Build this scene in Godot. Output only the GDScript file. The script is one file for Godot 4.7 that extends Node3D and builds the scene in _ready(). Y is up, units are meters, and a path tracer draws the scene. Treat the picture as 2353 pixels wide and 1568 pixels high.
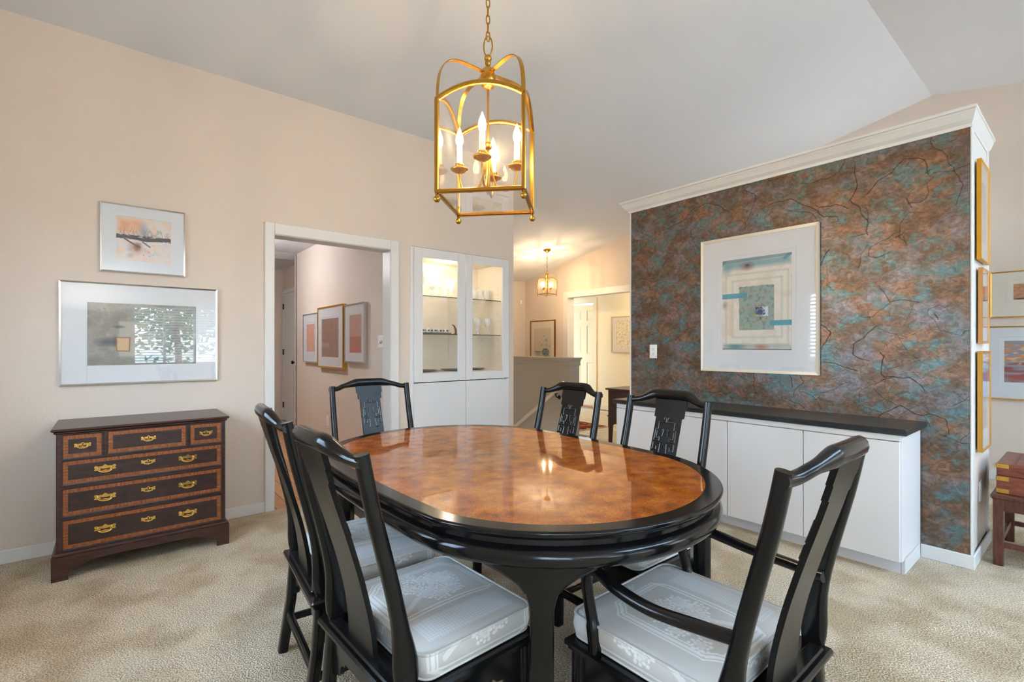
extends Node3D
# A dining room with a vaulted ceiling: oval table and six chairs, brass lantern, built-in cabinet, buffet under a patina wall.
# Axes: x runs along the cabinet wall, -z towards that wall, y up; metres. The camera stands at x = 0, z = 0.

const EXPOSURE := 2.68
const SKY := 2.55

func light_and_camera():
	var cam := Camera3D.new()
	cam.name = "camera"
	cam.projection = Camera3D.PROJECTION_FRUSTUM
	cam.near = 0.05
	cam.far = 60.0
	cam.size = 0.05 * 1568.0 / 1117.0
	cam.frustum_offset = Vector2(0, 0.05 * 11.0 / 1117.0)
	var a := deg_to_rad(50.5)
	cam.transform = Transform3D(Basis(Vector3(sin(a), 0, cos(a)), Vector3.UP, Vector3(-cos(a), 0, sin(a))), Vector3(0, 1.2, 0))
	add_child(cam)
	cam.current = true
	var e := Environment.new()
	e.background_mode = Environment.BG_SKY
	var sm := ProceduralSkyMaterial.new()
	sm.sky_top_color = Color(0.74, 0.87, 1.0)
	sm.sky_horizon_color = Color(0.83, 0.925, 1.0)
	sm.ground_horizon_color = Color(0.78, 0.85, 0.9)
	sm.ground_bottom_color = Color(0.72, 0.78, 0.82)
	sm.sky_energy_multiplier = SKY
	sm.ground_energy_multiplier = SKY * 0.85
	sm.sun_angle_max = 1.0
	e.sky = Sky.new()
	e.sky.sky_material = sm
	e.tonemap_mode = Environment.TONE_MAPPER_LINEAR
	e.tonemap_exposure = EXPOSURE
	e.sdfgi_enabled = true
	e.ssao_enabled = true
	e.ssil_enabled = true
	var we := WorldEnvironment.new()
	we.name = "environment"
	we.environment = e
	add_child(we)

# ---------------------------------------------------------------- shapes
class Sh:
	static var gid := 0
	var P := PackedVector3Array()
	var G := PackedInt32Array()
	var U := PackedVector2Array()
	var from := 0
	func tri(a: Vector3, b: Vector3, c: Vector3, g := -1, ua := Vector2.ZERO, ub := Vector2.ZERO, uc := Vector2.ZERO):
		if a.is_equal_approx(b) or b.is_equal_approx(c) or a.is_equal_approx(c):
			return
		P.append(a); P.append(b); P.append(c)
		G.append(g)
		U.append(ua); U.append(ub); U.append(uc)
	func quad(a, b, c, d, g := -1):
		tri(a, b, c, g)
		tri(a, c, d, g)
	# a picture plane: corners top left, top right, bottom right, bottom left as seen from its front
	func uvquad(a, b, c, d):
		tri(a, b, c, -1, Vector2(0, 0), Vector2(1, 0), Vector2(1, 1))
		tri(a, c, d, -1, Vector2(0, 0), Vector2(1, 1), Vector2(0, 1))
		from = P.size()
		return self
	func done(xf := Transform3D.IDENTITY, orient := true):
		if orient and P.size() > from:
			var mid := Vector3.ZERO
			for i in range(from, P.size()):
				mid += P[i]
			mid /= (P.size() - from)
			var vol := 0.0
			for i in range(from, P.size(), 3):
				vol += (P[i] - mid).dot((P[i + 1] - mid).cross(P[i + 2] - mid))
			if vol > 0:
				for i in range(from, P.size(), 3):
					var t := P[i + 1]; P[i + 1] = P[i + 2]; P[i + 2] = t
					var u := U[i + 1]; U[i + 1] = U[i + 2]; U[i + 2] = u
		if xf != Transform3D.IDENTITY:
			for i in range(from, P.size()):
				P[i] = xf * P[i]
		from = P.size()
		return self
	func hexa(p: Array, xf := Transform3D.IDENTITY):
		quad(p[0], p[3], p[2], p[1]); quad(p[4], p[5], p[6], p[7])
		for i in 4:
			var j := (i + 1) % 4
			quad(p[i], p[j], p[j + 4], p[i + 4])
		return done(xf)
	func cf(pts: Array, c: Vector3):
		var m := Vector3.ZERO
		for p in pts: m += p
		m /= pts.size()
		var n: Vector3 = (pts[1] - pts[0]).cross(pts[2] - pts[0])
		if n.dot(m - c) > 0: pts.reverse()
		for i in range(1, pts.size() - 1): tri(pts[0], pts[i], pts[i + 1])
	func box(c: Vector3, s: Vector3, b := 0.0, xf := Transform3D.IDENTITY):
		var h := s / 2.0
		if b <= 0:
			var p := []
			for y in [-1, 1]:
				for q in [[-1, -1], [1, -1], [1, 1], [-1, 1]]:
					p.append(c + Vector3(h.x * q[0], h.y * y, h.z * q[1]))
			return hexa(p, xf)
		b = minf(b, minf(h.x, minf(h.y, h.z)) * 0.9)
		var v := func(x, y, z, k):
			var r := Vector3(x * (h.x - b), y * (h.y - b), z * (h.z - b))
			r[k] = [x, y, z][k] * h[k]
			return c + r
		for k in 3:
			for s1 in [-1, 1]:
				var f := []
				for q in [[-1, -1], [1, -1], [1, 1], [-1, 1]]:
					var d := [0, 0, 0]
					d[k] = s1; d[(k + 1) % 3] = q[0]; d[(k + 2) % 3] = q[1]
					f.append(v.call(d[0], d[1], d[2], k))
				cf(f, c)
				for s2 in [-1, 1]:
					var e := []
					var k2 := (k + 1) % 3
					for w in [[-1, k], [1, k], [1, k2], [-1, k2]]:
						var d := [0, 0, 0]
						d[k] = s1; d[k2] = s2; d[(k + 2) % 3] = w[0]
						e.append(v.call(d[0], d[1], d[2], w[1]))
					cf(e, c)
		for x in [-1, 1]:
			for y in [-1, 1]:
				for z in [-1, 1]:
					cf([v.call(x, y, z, 0), v.call(x, y, z, 1), v.call(x, y, z, 2)], c)
		return done(xf, false)
	# box given by its two corners
	func bb(a: Vector3, z: Vector3, b := 0.0, xf := Transform3D.IDENTITY):
		return box((a + z) / 2.0, (z - a).abs(), b, xf)
	func sweep(path: Array, prof: Array, up: Vector3, closed := false, sharp := false, sc: Array = [], ups: Array = [], xf := Transform3D.IDENTITY):
		var n := path.size()
		var m := prof.size()
		var R := []
		for i in n:
			var a: Vector3 = path[(i - 1 + n) % n] if closed or i > 0 else path[i]
			var b: Vector3 = path[(i + 1) % n] if closed or i < n - 1 else path[i]
			var t := (b - a).normalized()
			var u: Vector3 = ups[i] if ups.size() else up
			var x := t.cross(u).normalized()
			var y := x.cross(t).normalized()
			var s: Vector2 = sc[i] if sc.size() else Vector2.ONE
			var ring := []
			for q in prof: ring.append(path[i] + x * q.x * s.x + y * q.y * s.y)
			R.append(ring)
		gid += 1
		for i in (n if closed else n - 1):
			for j in m:
				var k := (j + 1) % m
				quad(R[i][j], R[i][k], R[(i + 1) % n][k], R[(i + 1) % n][j], gid + j if sharp else gid)
		gid += m
		if not closed:
			for e in [0, n - 1]:
				var c := Vector3.ZERO
				for q in R[e]: c += q
				c /= m
				for j in m:
					var k := (j + 1) % m
					if e == 0: tri(c, R[e][k], R[e][j])
					else: tri(c, R[e][j], R[e][k])
		return done(xf)
	func tube(path: Array, r: float, n := 8, closed := false, up := Vector3(0.13, 0.2, 0.97), xf := Transform3D.IDENTITY, sc: Array = []):
		var ups := []
		var u := up
		for i in path.size():
			var a: Vector3 = path[i - 1] if i > 0 else (path[-1] if closed else path[0])
			var b: Vector3 = path[(i + 1) % path.size()] if closed or i < path.size() - 1 else path[i]
			var t := (b - a).normalized()
			u = (u - t * u.dot(t)).normalized()
			ups.append(u)
		return sweep(path, ngon(r, n), up, closed, false, sc, ups, xf)
	static func ngon(r: float, n: int, ry := -1.0) -> Array:
		var a := []
		for i in n: a.append(Vector2(cos(TAU * i / n) * r, sin(TAU * i / n) * (ry if ry > 0 else r)))
		return a
	static func rrect(w: float, h: float, r: float, k := 3) -> Array:
		var a := []
		for q in [[1, 1, 0], [-1, 1, 1], [-1, -1, 2], [1, -1, 3]]:
			for i in k + 1:
				var t: float = PI / 2 * (q[2] + float(i) / k)
				a.append(Vector2(q[0] * (w / 2 - r) + cos(t) * r, q[1] * (h / 2 - r) + sin(t) * r))
		return a
	func lathe(prof: Array, n := 16, sharp := false, xf := Transform3D.IDENTITY):
		gid += 1
		for i in prof.size() - 1:
			if sharp: gid += 1
			for j in n:
				var a := TAU * j / n
				var b := TAU * ((j + 1) % n) / n
				var p: Vector2 = prof[i]
				var q: Vector2 = prof[i + 1]
				quad(Vector3(cos(a) * p.x, p.y, sin(a) * p.x), Vector3(cos(b) * p.x, p.y, sin(b) * p.x), Vector3(cos(b) * q.x, q.y, sin(b) * q.x), Vector3(cos(a) * q.x, q.y, sin(a) * q.x), gid)
		return done(xf)
	func ball(c: Vector3, r: float, n := 12, xf := Transform3D.IDENTITY):
		var pr := []
		for i in n / 2 + 1:
			var t := PI * i / (n / 2)
			pr.append(Vector2(sin(t) * r if i > 0 and i < n / 2 else 0.0, -cos(t) * r))
		return lathe(pr, n, false, xf * Transform3D(Basis(), c))
	func prism(poly: PackedVector2Array, d: float, xf := Transform3D.IDENTITY, smooth := false):
		if Geometry2D.is_polygon_clockwise(poly): poly.reverse()
		var id := Geometry2D.triangulate_polygon(poly)
		for i in range(0, id.size(), 3):
			var a := poly[id[i]]; var b := poly[id[i + 1]]; var c := poly[id[i + 2]]
			if (b - a).cross(c - a) < 0:
				var t := b; b = c; c = t
			tri(Vector3(a.x, a.y, d / 2), Vector3(b.x, b.y, d / 2), Vector3(c.x, c.y, d / 2))
			tri(Vector3(a.x, a.y, -d / 2), Vector3(c.x, c.y, -d / 2), Vector3(b.x, b.y, -d / 2))
		gid += 1
		for i in poly.size():
			var a := poly[i]; var b := poly[(i + 1) % poly.size()]
			quad(Vector3(a.x, a.y, -d / 2), Vector3(b.x, b.y, -d / 2), Vector3(b.x, b.y, d / 2), Vector3(a.x, a.y, d / 2), gid if smooth else -1)
		return done(xf)
	# four mitred bars round a w x h opening plane in XY; bw wide, from z0 to z1, the inner edge lower by dip
	func frame(w: float, h: float, bw: float, z0: float, z1: float, dip := 0.0, xf := Transform3D.IDENTITY):
		var o := [Vector2(-w / 2, -h / 2), Vector2(w / 2, -h / 2), Vector2(w / 2, h / 2), Vector2(-w / 2, h / 2)]
		var k := [Vector2(-w / 2 + bw, -h / 2 + bw), Vector2(w / 2 - bw, -h / 2 + bw), Vector2(w / 2 - bw, h / 2 - bw), Vector2(-w / 2 + bw, h / 2 - bw)]
		for i in 4:
			var j := (i + 1) % 4
			hexa([v3(o[i], z0), v3(o[j], z0), v3(k[j], z0), v3(k[i], z0), v3(o[i], z1), v3(o[j], z1), v3(k[j], z1 - dip), v3(k[i], z1 - dip)], xf)
		return self
	static func v3(p: Vector2, z: float) -> Vector3:
		return Vector3(p.x, p.y, z)
	# rows of points (each row a closed ring) skinned together, ends closed
	func skin(R: Array, xf := Transform3D.IDENTITY, smooth := true, cap := true):
		gid += 1
		var m: int = R[0].size()
		for i in R.size() - 1:
			for j in m:
				var k := (j + 1) % m
				quad(R[i][j], R[i][k], R[i + 1][k], R[i + 1][j], gid if smooth else -1)
		if cap:
			for e in [0, R.size() - 1]:
				var c := Vector3.ZERO
				for q in R[e]: c += q
				c /= m
				for j in m:
					var k := (j + 1) % m
					if e == 0: tri(c, R[e][k], R[e][j], gid if smooth else -1)
					else: tri(c, R[e][j], R[e][k], gid if smooth else -1)
		return done(xf)
	func mesh() -> ArrayMesh:
		var st := SurfaceTool.new()
		st.begin(Mesh.PRIMITIVE_TRIANGLES)
		for t in G.size():
			st.set_smooth_group(G[t])
			for k in 3:
				st.set_uv(U[3 * t + k])
				st.add_vertex(P[3 * t + k])
		st.generate_normals()
		st.index()
		return st.commit()

static func spline(k: Array, n: int) -> Array:
	var out := []
	for i in k.size() - 1:
		var a = k[maxi(i - 1, 0)]; var b = k[i]; var c = k[i + 1]; var d = k[mini(i + 2, k.size() - 1)]
		for j in n:
			var t := float(j) / n
			out.append(b + (c - a) * (0.5 * t) + (a * 2.0 - b * 5.0 + c * 4.0 - d) * (0.5 * t * t) + (b * 3.0 - a - c * 3.0 + d) * (0.5 * t * t * t))
	out.append(k[-1])
	return out

static func T(p: Vector3, ry := 0.0, rx := 0.0, rz := 0.0) -> Transform3D:
	return Transform3D(Basis.from_euler(Vector3(deg_to_rad(rx), deg_to_rad(ry), deg_to_rad(rz))), p)

# ---------------------------------------------------------------- objects
var taken := {}

func numbered(called: String) -> String:
	var n: int = taken.get(called, 0)
	taken[called] = n + 1
	return called if n == 0 else "%s_%03d" % [called, n]

func tag(o: Node3D, label: String, category: String, group := "") -> Node3D:
	o.set_meta("label", label)
	o.set_meta("category", category)
	if group: o.set_meta("group", group)
	return o

func thing(called: String, label: String, category: String, at := Vector3.ZERO, turn := 0.0, group := "") -> Node3D:
	var o := Node3D.new()
	o.name = numbered(called)
	add_child(o, true)
	o.position = at
	o.rotation.y = turn
	return tag(o, label, category, group)

func part(called: String, s, m: Material, to: Node3D, at := Vector3.ZERO) -> MeshInstance3D:
	var o := MeshInstance3D.new()
	o.name = called
	o.mesh = s.mesh() if s is Sh else s
	o.material_override = m
	o.cast_shadow = GeometryInstance3D.SHADOW_CASTING_SETTING_ON
	to.add_child(o, true)
	o.position = at
	return o

func solo(called: String, s, m: Material, label: String, category: String, at := Vector3.ZERO, group := "") -> MeshInstance3D:
	var o := part(numbered(called), s, m, self, at)
	tag(o, label, category, group)
	return o

func struct(called: String, s, m: Material, to: Node3D = self) -> MeshInstance3D:
	var o := part(called, s, m, to)
	if to == self: o.set_meta("kind", "structure")
	return o

func copy(o: Node3D, label: String, at: Vector3, turn := 0.0) -> Node3D:
	var c: Node3D = o.duplicate()
	c.name = numbered(String(o.name).rstrip("_0123456789"))
	add_child(c, true)
	c.position = at
	c.rotation.y = turn
	c.set_meta("label", label)
	return c

func omni(to: Node3D, at: Vector3, energy: float, color: Color, size := 0.015):
	var l := OmniLight3D.new()
	l.name = "bulb_light"
	l.light_energy = energy
	l.light_color = color
	l.light_size = size
	l.omni_range = 14.0
	l.omni_attenuation = 2.0
	l.shadow_enabled = true
	to.add_child(l, true)
	l.position = at

# ---------------------------------------------------------------- materials
var M := {}

static func rgb(r: int, g: int, b: int) -> Color:
	return Color(r / 255.0, g / 255.0, b / 255.0)

func mat(key: String, color: Color, rough := 0.5, metal := 0.0, spec := 0.5) -> StandardMaterial3D:
	var m := StandardMaterial3D.new()
	m.resource_name = key
	m.albedo_color = color
	m.roughness = rough
	m.metallic = metal
	m.metallic_specular = spec
	M[key] = m
	return m

func noise(freq: float, oct := 3, kind := FastNoiseLite.TYPE_SIMPLEX_SMOOTH, sd := 1) -> FastNoiseLite:
	var n := FastNoiseLite.new()
	n.noise_type = kind
	n.frequency = freq
	n.fractal_octaves = oct
	n.seed = sd
	return n

func ntex(n: FastNoiseLite, size := 512, ramp: Array = [], as_normal := 0.0) -> NoiseTexture2D:
	var t := NoiseTexture2D.new()
	t.noise = n
	t.width = size
	t.height = size
	t.seamless = true
	if ramp.size():
		var g := Gradient.new()
		var off := PackedFloat32Array()
		var col := PackedColorArray()
		for r in ramp:
			off.append(r[0]); col.append(r[1])
		g.offsets = off
		g.colors = col
		t.color_ramp = g
	if as_normal > 0:
		t.as_normal_map = true
		t.bump_strength = as_normal
	return t

func tri_map(m: StandardMaterial3D, scale: Vector3, world := false, offset := Vector3.ZERO):
	m.uv1_triplanar = true
	m.uv1_world_triplanar = world
	m.uv1_scale = scale
	m.uv1_offset = offset
	m.uv1_triplanar_sharpness = 4.0
	return m

func bump(m: StandardMaterial3D, t: Texture2D, cm: float):
	m.heightmap_enabled = true
	m.heightmap_texture = t
	m.heightmap_scale = cm

# a small picture computed dab by dab, in fractions of its sides
class Pic:
	var im: Image
	var w: int
	var h: int
	func _init(pw: int, ph: int, col: Color):
		w = pw; h = ph
		im = Image.create(w, h, false, Image.FORMAT_RGB8)
		im.fill(col)
	func dot(x: int, y: int, col: Color, a: float):
		if x >= 0 and y >= 0 and x < w and y < h and a > 0:
			im.set_pixel(x, y, im.get_pixel(x, y).lerp(col, minf(a, 1.0)))
	func rect(x0: float, y0: float, x1: float, y1: float, col: Color, a := 1.0, soft := 0.0):
		for y in range(int(y0 * h), int(y1 * h)):
			for x in range(int(x0 * w), int(x1 * w)):
				var k := 1.0
				if soft > 0:
					var fx := float(x) / w; var fy := float(y) / h
					k = clampf(minf(minf(fx - x0, x1 - fx), minf(fy - y0, y1 - fy)) / soft, 0.0, 1.0)
				dot(x, y, col, a * k)
		return self
	func blob(cx: float, cy: float, rx: float, ry: float, col: Color, a := 1.0, hard := 0.0):
		for y in range(int((cy - ry) * h), int((cy + ry) * h) + 1):
			for x in range(int((cx - rx) * w), int((cx + rx) * w) + 1):
				var d := Vector2((float(x) / w - cx) / rx, (float(y) / h - cy) / ry).length()
				if d < 1: dot(x, y, col, a * (1.0 if d < hard else (1.0 - d) / (1.0 - hard)))
		return self
	func line(x0: float, y0: float, x1: float, y1: float, wd: float, col: Color, a := 1.0):
		var p := Vector2(x0 * w, y0 * h); var q := Vector2(x1 * w, y1 * h)
		var r := maxf(wd * w * 0.5, 0.6)
		for y in range(int(minf(p.y, q.y) - r), int(maxf(p.y, q.y) + r) + 2):
			for x in range(int(minf(p.x, q.x) - r), int(maxf(p.x, q.x) + r) + 2):
				var v := Vector2(x, y)
				var d := v.distance_to(Geometry2D.get_closest_point_to_segment(v, p, q))
				dot(x, y, col, a * clampf(r + 0.5 - d, 0, 1))
		return self
	func path(pts: Array, wd: float, col: Color, a := 1.0):
		for i in pts.size() - 1: line(pts[i].x, pts[i].y, pts[i + 1].x, pts[i + 1].y, wd, col, a)
		return self
	# a colour laid where a noise runs between lo and hi, inside a window
	func wash(freq: float, sd: int, col: Color, lo: float, hi: float, a := 1.0, win := Rect2(0, 0, 1, 1), st := Vector2.ONE):
		var n := FastNoiseLite.new()
		n.noise_type = FastNoiseLite.TYPE_SIMPLEX_SMOOTH
		n.frequency = freq
		n.seed = sd
		n.fractal_octaves = 4
		for y in range(int(win.position.y * h), int(win.end.y * h)):
			for x in range(int(win.position.x * w), int(win.end.x * w)):
				var v := n.get_noise_2d(x * st.x, y * st.y) * 0.5 + 0.5
				if v > lo: dot(x, y, col, a * clampf((v - lo) / (hi - lo), 0, 1))
		return self
	func mat(rough := 0.8) -> StandardMaterial3D:
		var m := StandardMaterial3D.new()
		m.albedo_texture = ImageTexture.create_from_image(im)
		m.roughness = rough
		m.metallic_specular = 0.3
		m.resource_name = "print"
		return m

func lin(r: float, g: float, b: float) -> Color:
	return Color(r, g, b).linear_to_srgb()

func make_materials():
	var m := mat("wall_paint", rgb(220, 205, 191), 0.75, 0, 0.35)
	tri_map(m, Vector3.ONE * 2.2, true)
	bump(m, ntex(noise(0.06, 3, FastNoiseLite.TYPE_SIMPLEX_SMOOTH, 5), 512), 0.10)
	m = mat("ceiling_paint", rgb(221, 222, 225), 0.85, 0, 0.3)
	mat("trim_paint", rgb(224, 221, 216), 0.4, 0, 0.4)
	mat("cabinet_white", rgb(224, 222, 221), 0.38, 0, 0.4)
	mat("cabinet_inside", rgb(236, 226, 208), 0.6, 0, 0.4)
	mat("cream_paint", rgb(240, 222, 186), 0.6, 0, 0.4)
	mat("rail_paint", rgb(214, 200, 176), 0.4)
	mat("half_wall_paint", rgb(180, 170, 154), 0.7, 0, 0.35)
	m = mat("carpet", Color.WHITE, 0.95, 0, 0.15)
	m.albedo_texture = ntex(noise(0.17, 2, FastNoiseLite.TYPE_SIMPLEX, 3), 1024, [[0.0, rgb(156, 136, 110)], [0.5, rgb(212, 195, 168)], [1.0, rgb(250, 240, 222)]])
	tri_map(m, Vector3.ONE * 0.62, true)
	bump(m, ntex(noise(0.17, 2, FastNoiseLite.TYPE_SIMPLEX, 3), 1024), 0.5)
	m.detail_enabled = true
	m.detail_blend_mode = BaseMaterial3D.BLEND_MODE_MUL
	m.detail_uv_layer = BaseMaterial3D.DETAIL_UV_2
	m.uv2_triplanar = true
	m.uv2_world_triplanar = true
	m.uv2_scale = Vector3.ONE * 0.1
	m.uv2_offset = Vector3(0.2, 0, 0.47)
	m.detail_albedo = ntex(noise(0.05, 4, FastNoiseLite.TYPE_SIMPLEX_SMOOTH, 8), 512, [[0.25, rgb(226, 220, 212)], [0.6, Color.WHITE]])
	# lacquer, woods
	m = mat("black_lacquer", lin(0.006, 0.0057, 0.006), 0.15, 0, 0.45)
	m = mat("black_gloss", lin(0.0062, 0.0058, 0.0057), 0.17, 0, 0.42)
	mat("carved_lacquer", lin(0.014, 0.013, 0.0125), 0.16, 0, 0.8)
	m = mat("black_satin", lin(0.0075, 0.0066, 0.006), 0.27, 0, 0.4)
	m.albedo_texture = ntex(noise(0.008, 3, FastNoiseLite.TYPE_SIMPLEX_SMOOTH, 12), 256, [[0.0, Color.WHITE], [0.72, Color.WHITE], [1.0, Color(1.7, 1.2, 0.9)]])
	tri_map(m, Vector3.ONE * 1.4)
	var bn := noise(0.0075, 5, FastNoiseLite.TYPE_SIMPLEX_SMOOTH, 21)
	bn.domain_warp_enabled = true
	bn.domain_warp_amplitude = 45.0
	bn.domain_warp_frequency = 0.012
	bn.domain_warp_fractal_octaves = 4
	m = mat("burl", Color.WHITE, 0.4, 0, 0.15)
	m.albedo_texture = ntex(bn, 1024, [[0.0, rgb(130, 66, 16)], [0.35, rgb(170, 94, 24)], [0.6, rgb(186, 110, 32)], [0.8, rgb(200, 126, 42)], [1.0, rgb(212, 142, 56)]])
	tri_map(m, Vector3(1.3, 1.3, 1.6))
	m.detail_enabled = true
	m.detail_blend_mode = BaseMaterial3D.BLEND_MODE_MUL
	m.detail_uv_layer = BaseMaterial3D.DETAIL_UV_2
	m.uv2_triplanar = true
	m.uv2_scale = Vector3(3.0, 3.0, 4.2)
	var fl := noise(0.03, 5, FastNoiseLite.TYPE_SIMPLEX_SMOOTH, 31)
	fl.fractal_type = FastNoiseLite.FRACTAL_RIDGED
	fl.domain_warp_enabled = true
	fl.domain_warp_amplitude = 25.0
	fl.domain_warp_frequency = 0.02
	m.detail_albedo = ntex(fl, 1024, [[0.0, Color.WHITE], [0.55, rgb(244, 236, 226)], [0.8, rgb(190, 150, 110)], [0.95, rgb(120, 76, 44)], [1.0, rgb(84, 46, 20)]])
	m.clearcoat_enabled = true
	m.clearcoat = 1.0
	m.clearcoat_roughness = 0.03
	bump(m, ntex(noise(0.05, 2, FastNoiseLite.TYPE_SIMPLEX_SMOOTH, 41), 512), 0.004)
	var wood := func(key: String, a: Color, b: Color, d: Color, scale: Vector3, rough: float):
		var w := mat(key, Color.WHITE, rough, 0, 0.5)
		w.albedo_texture = ntex(noise(0.02, 4, FastNoiseLite.TYPE_SIMPLEX_SMOOTH, key.hash() % 97), 512, [[0.0, a], [0.5, b], [1.0, d]])
		tri_map(w, scale)
		w.clearcoat_enabled = true
		w.clearcoat = 0.35
		w.clearcoat_roughness = 0.25
	wood.call("mahogany", rgb(34, 15, 11), rgb(58, 28, 21), rgb(82, 42, 31), Vector3(0.9, 6.0, 4.0), 0.4)
	wood.call("mahogany_front", rgb(30, 15, 13), rgb(48, 25, 21), rgb(66, 35, 28), Vector3(1.2, 2.2, 2.0), 0.4)
	wood.call("banding", rgb(88, 42, 13), rgb(132, 70, 27), rgb(164, 98, 46), Vector3(9.0, 2.0, 2.0), 0.4)
	wood.call("banding_upright", rgb(88, 42, 13), rgb(132, 70, 27), rgb(164, 98, 46), Vector3(2.0, 9.0, 2.0), 0.4)
	wood.call("campaign_wood", rgb(78, 34, 20), rgb(116, 56, 34), rgb(146, 80, 52), Vector3(2.0, 4.0, 0.9), 0.35)
	wood.call("stand_wood", rgb(54, 24, 17), rgb(84, 40, 28), rgb(106, 56, 40), Vector3(4.0, 0.9, 4.0), 0.35)
	wood.call("chest_wood", rgb(38, 18, 18), rgb(58, 29, 28), rgb(72, 40, 38), Vector3(4.0, 1.2, 4.0), 0.4)
	wood.call("counter_black", rgb(14, 13, 13), rgb(24, 22, 21), rgb(48, 44, 42), Vector3(9.0, 3.0, 0.8), 0.38)
	wood.call("hall_planks", rgb(176, 118, 66), rgb(206, 148, 90), rgb(224, 172, 114), Vector3(6.0, 2.0, 0.9), 0.35)
	wood.call("hall_planks_dark", rgb(160, 102, 54), rgb(190, 130, 76), rgb(212, 156, 100), Vector3(5.0, 2.0, 0.8), 0.35)
	wood.call("far_planks", rgb(126, 62, 28), rgb(160, 88, 46), rgb(186, 112, 64), Vector3(6.0, 2.0, 0.9), 0.35)
	# metals
	mat("brass", rgb(196, 148, 62), 0.24, 1.0)
	mat("brass_dark", rgb(150, 106, 46), 0.32, 1.0)
	mat("brass_bright", rgb(236, 196, 112), 0.2, 1.0)
	mat("silver", rgb(206, 206, 204), 0.22, 1.0)
	mat("gold_frame", rgb(212, 160, 72), 0.38, 0.85)
	mat("gold_deep", rgb(222, 158, 40), 0.42, 0.55)
	mat("gold_tan", rgb(206, 146, 84), 0.45, 0.5)
	mat("pale_gold", rgb(214, 190, 146), 0.36, 0.7)
	mat("champagne", rgb(222, 212, 194), 0.4, 0.3)
	mat("iron", rgb(36, 30, 27), 0.4, 0.7)
	mat("plastic_white", rgb(240, 239, 236), 0.35, 0, 0.45)
	mat("slot_dark", rgb(60, 58, 56), 0.6)
	mat("mat_board", rgb(218, 219, 221), 0.85, 0, 0.3)
	mat("mat_cream", rgb(224, 214, 198), 0.85, 0, 0.3)
	mat("candle_sleeve", rgb(240, 222, 180), 0.55)
	mat("porcelain", rgb(238, 234, 226), 0.2)
	mat("porcelain_dark", rgb(48, 26, 24), 0.25)
	mat("platter", rgb(52, 46, 44), 0.3)
	mat("red_glaze", rgb(120, 24, 26), 0.25)
	m = mat("pane", Color(1, 1, 1, 0.03), 0.0)
	m.transparency = BaseMaterial3D.TRANSPARENCY_ALPHA
	m = mat("lantern_glass", Color(1.0, 0.97, 0.92, 0.005), 0.0)
	m.transparency = BaseMaterial3D.TRANSPARENCY_ALPHA
	m = mat("crystal", Color(0.97, 0.98, 1.0, 0.28), 0.04)
	m.transparency = BaseMaterial3D.TRANSPARENCY_ALPHA
	m = mat("shelf_glass", Color(0.75, 0.92, 0.86, 0.10), 0.0)
	m.transparency = BaseMaterial3D.TRANSPARENCY_ALPHA
	mat("shelf_edge", rgb(52, 66, 60), 0.15)
	m = mat("bulb_glow", Color(1, 0.9, 0.75), 0.4)
	m.emission_enabled = true
	m.emission = Color(1.0, 0.86, 0.62)
	m.emission_energy_multiplier = 4.0
	m = mat("lamp_glow", Color(1, 0.95, 0.85), 0.4)
	m.emission_enabled = true
	m.emission = Color(1.0, 0.93, 0.8)
	m.emission_energy_multiplier = 2.5
	m = mat("tile", rgb(214, 203, 184), 0.35, 0, 0.45)
	m.albedo_texture = ntex(noise(0.02, 4, FastNoiseLite.TYPE_SIMPLEX_SMOOTH, 61), 256, [[0.2, rgb(225, 222, 216)], [0.8, Color.WHITE]])
	tri_map(m, Vector3.ONE * 1.1, true)
	m = mat("leaf", rgb(84, 112, 78), 0.6)
	m.backlight_enabled = true
	m.backlight = Color(0.3, 0.4, 0.2)
	mat("grout", rgb(150, 138, 122), 0.9)
	M["patina"] = make_patina()
	M["damask"] = make_damask()

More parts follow.
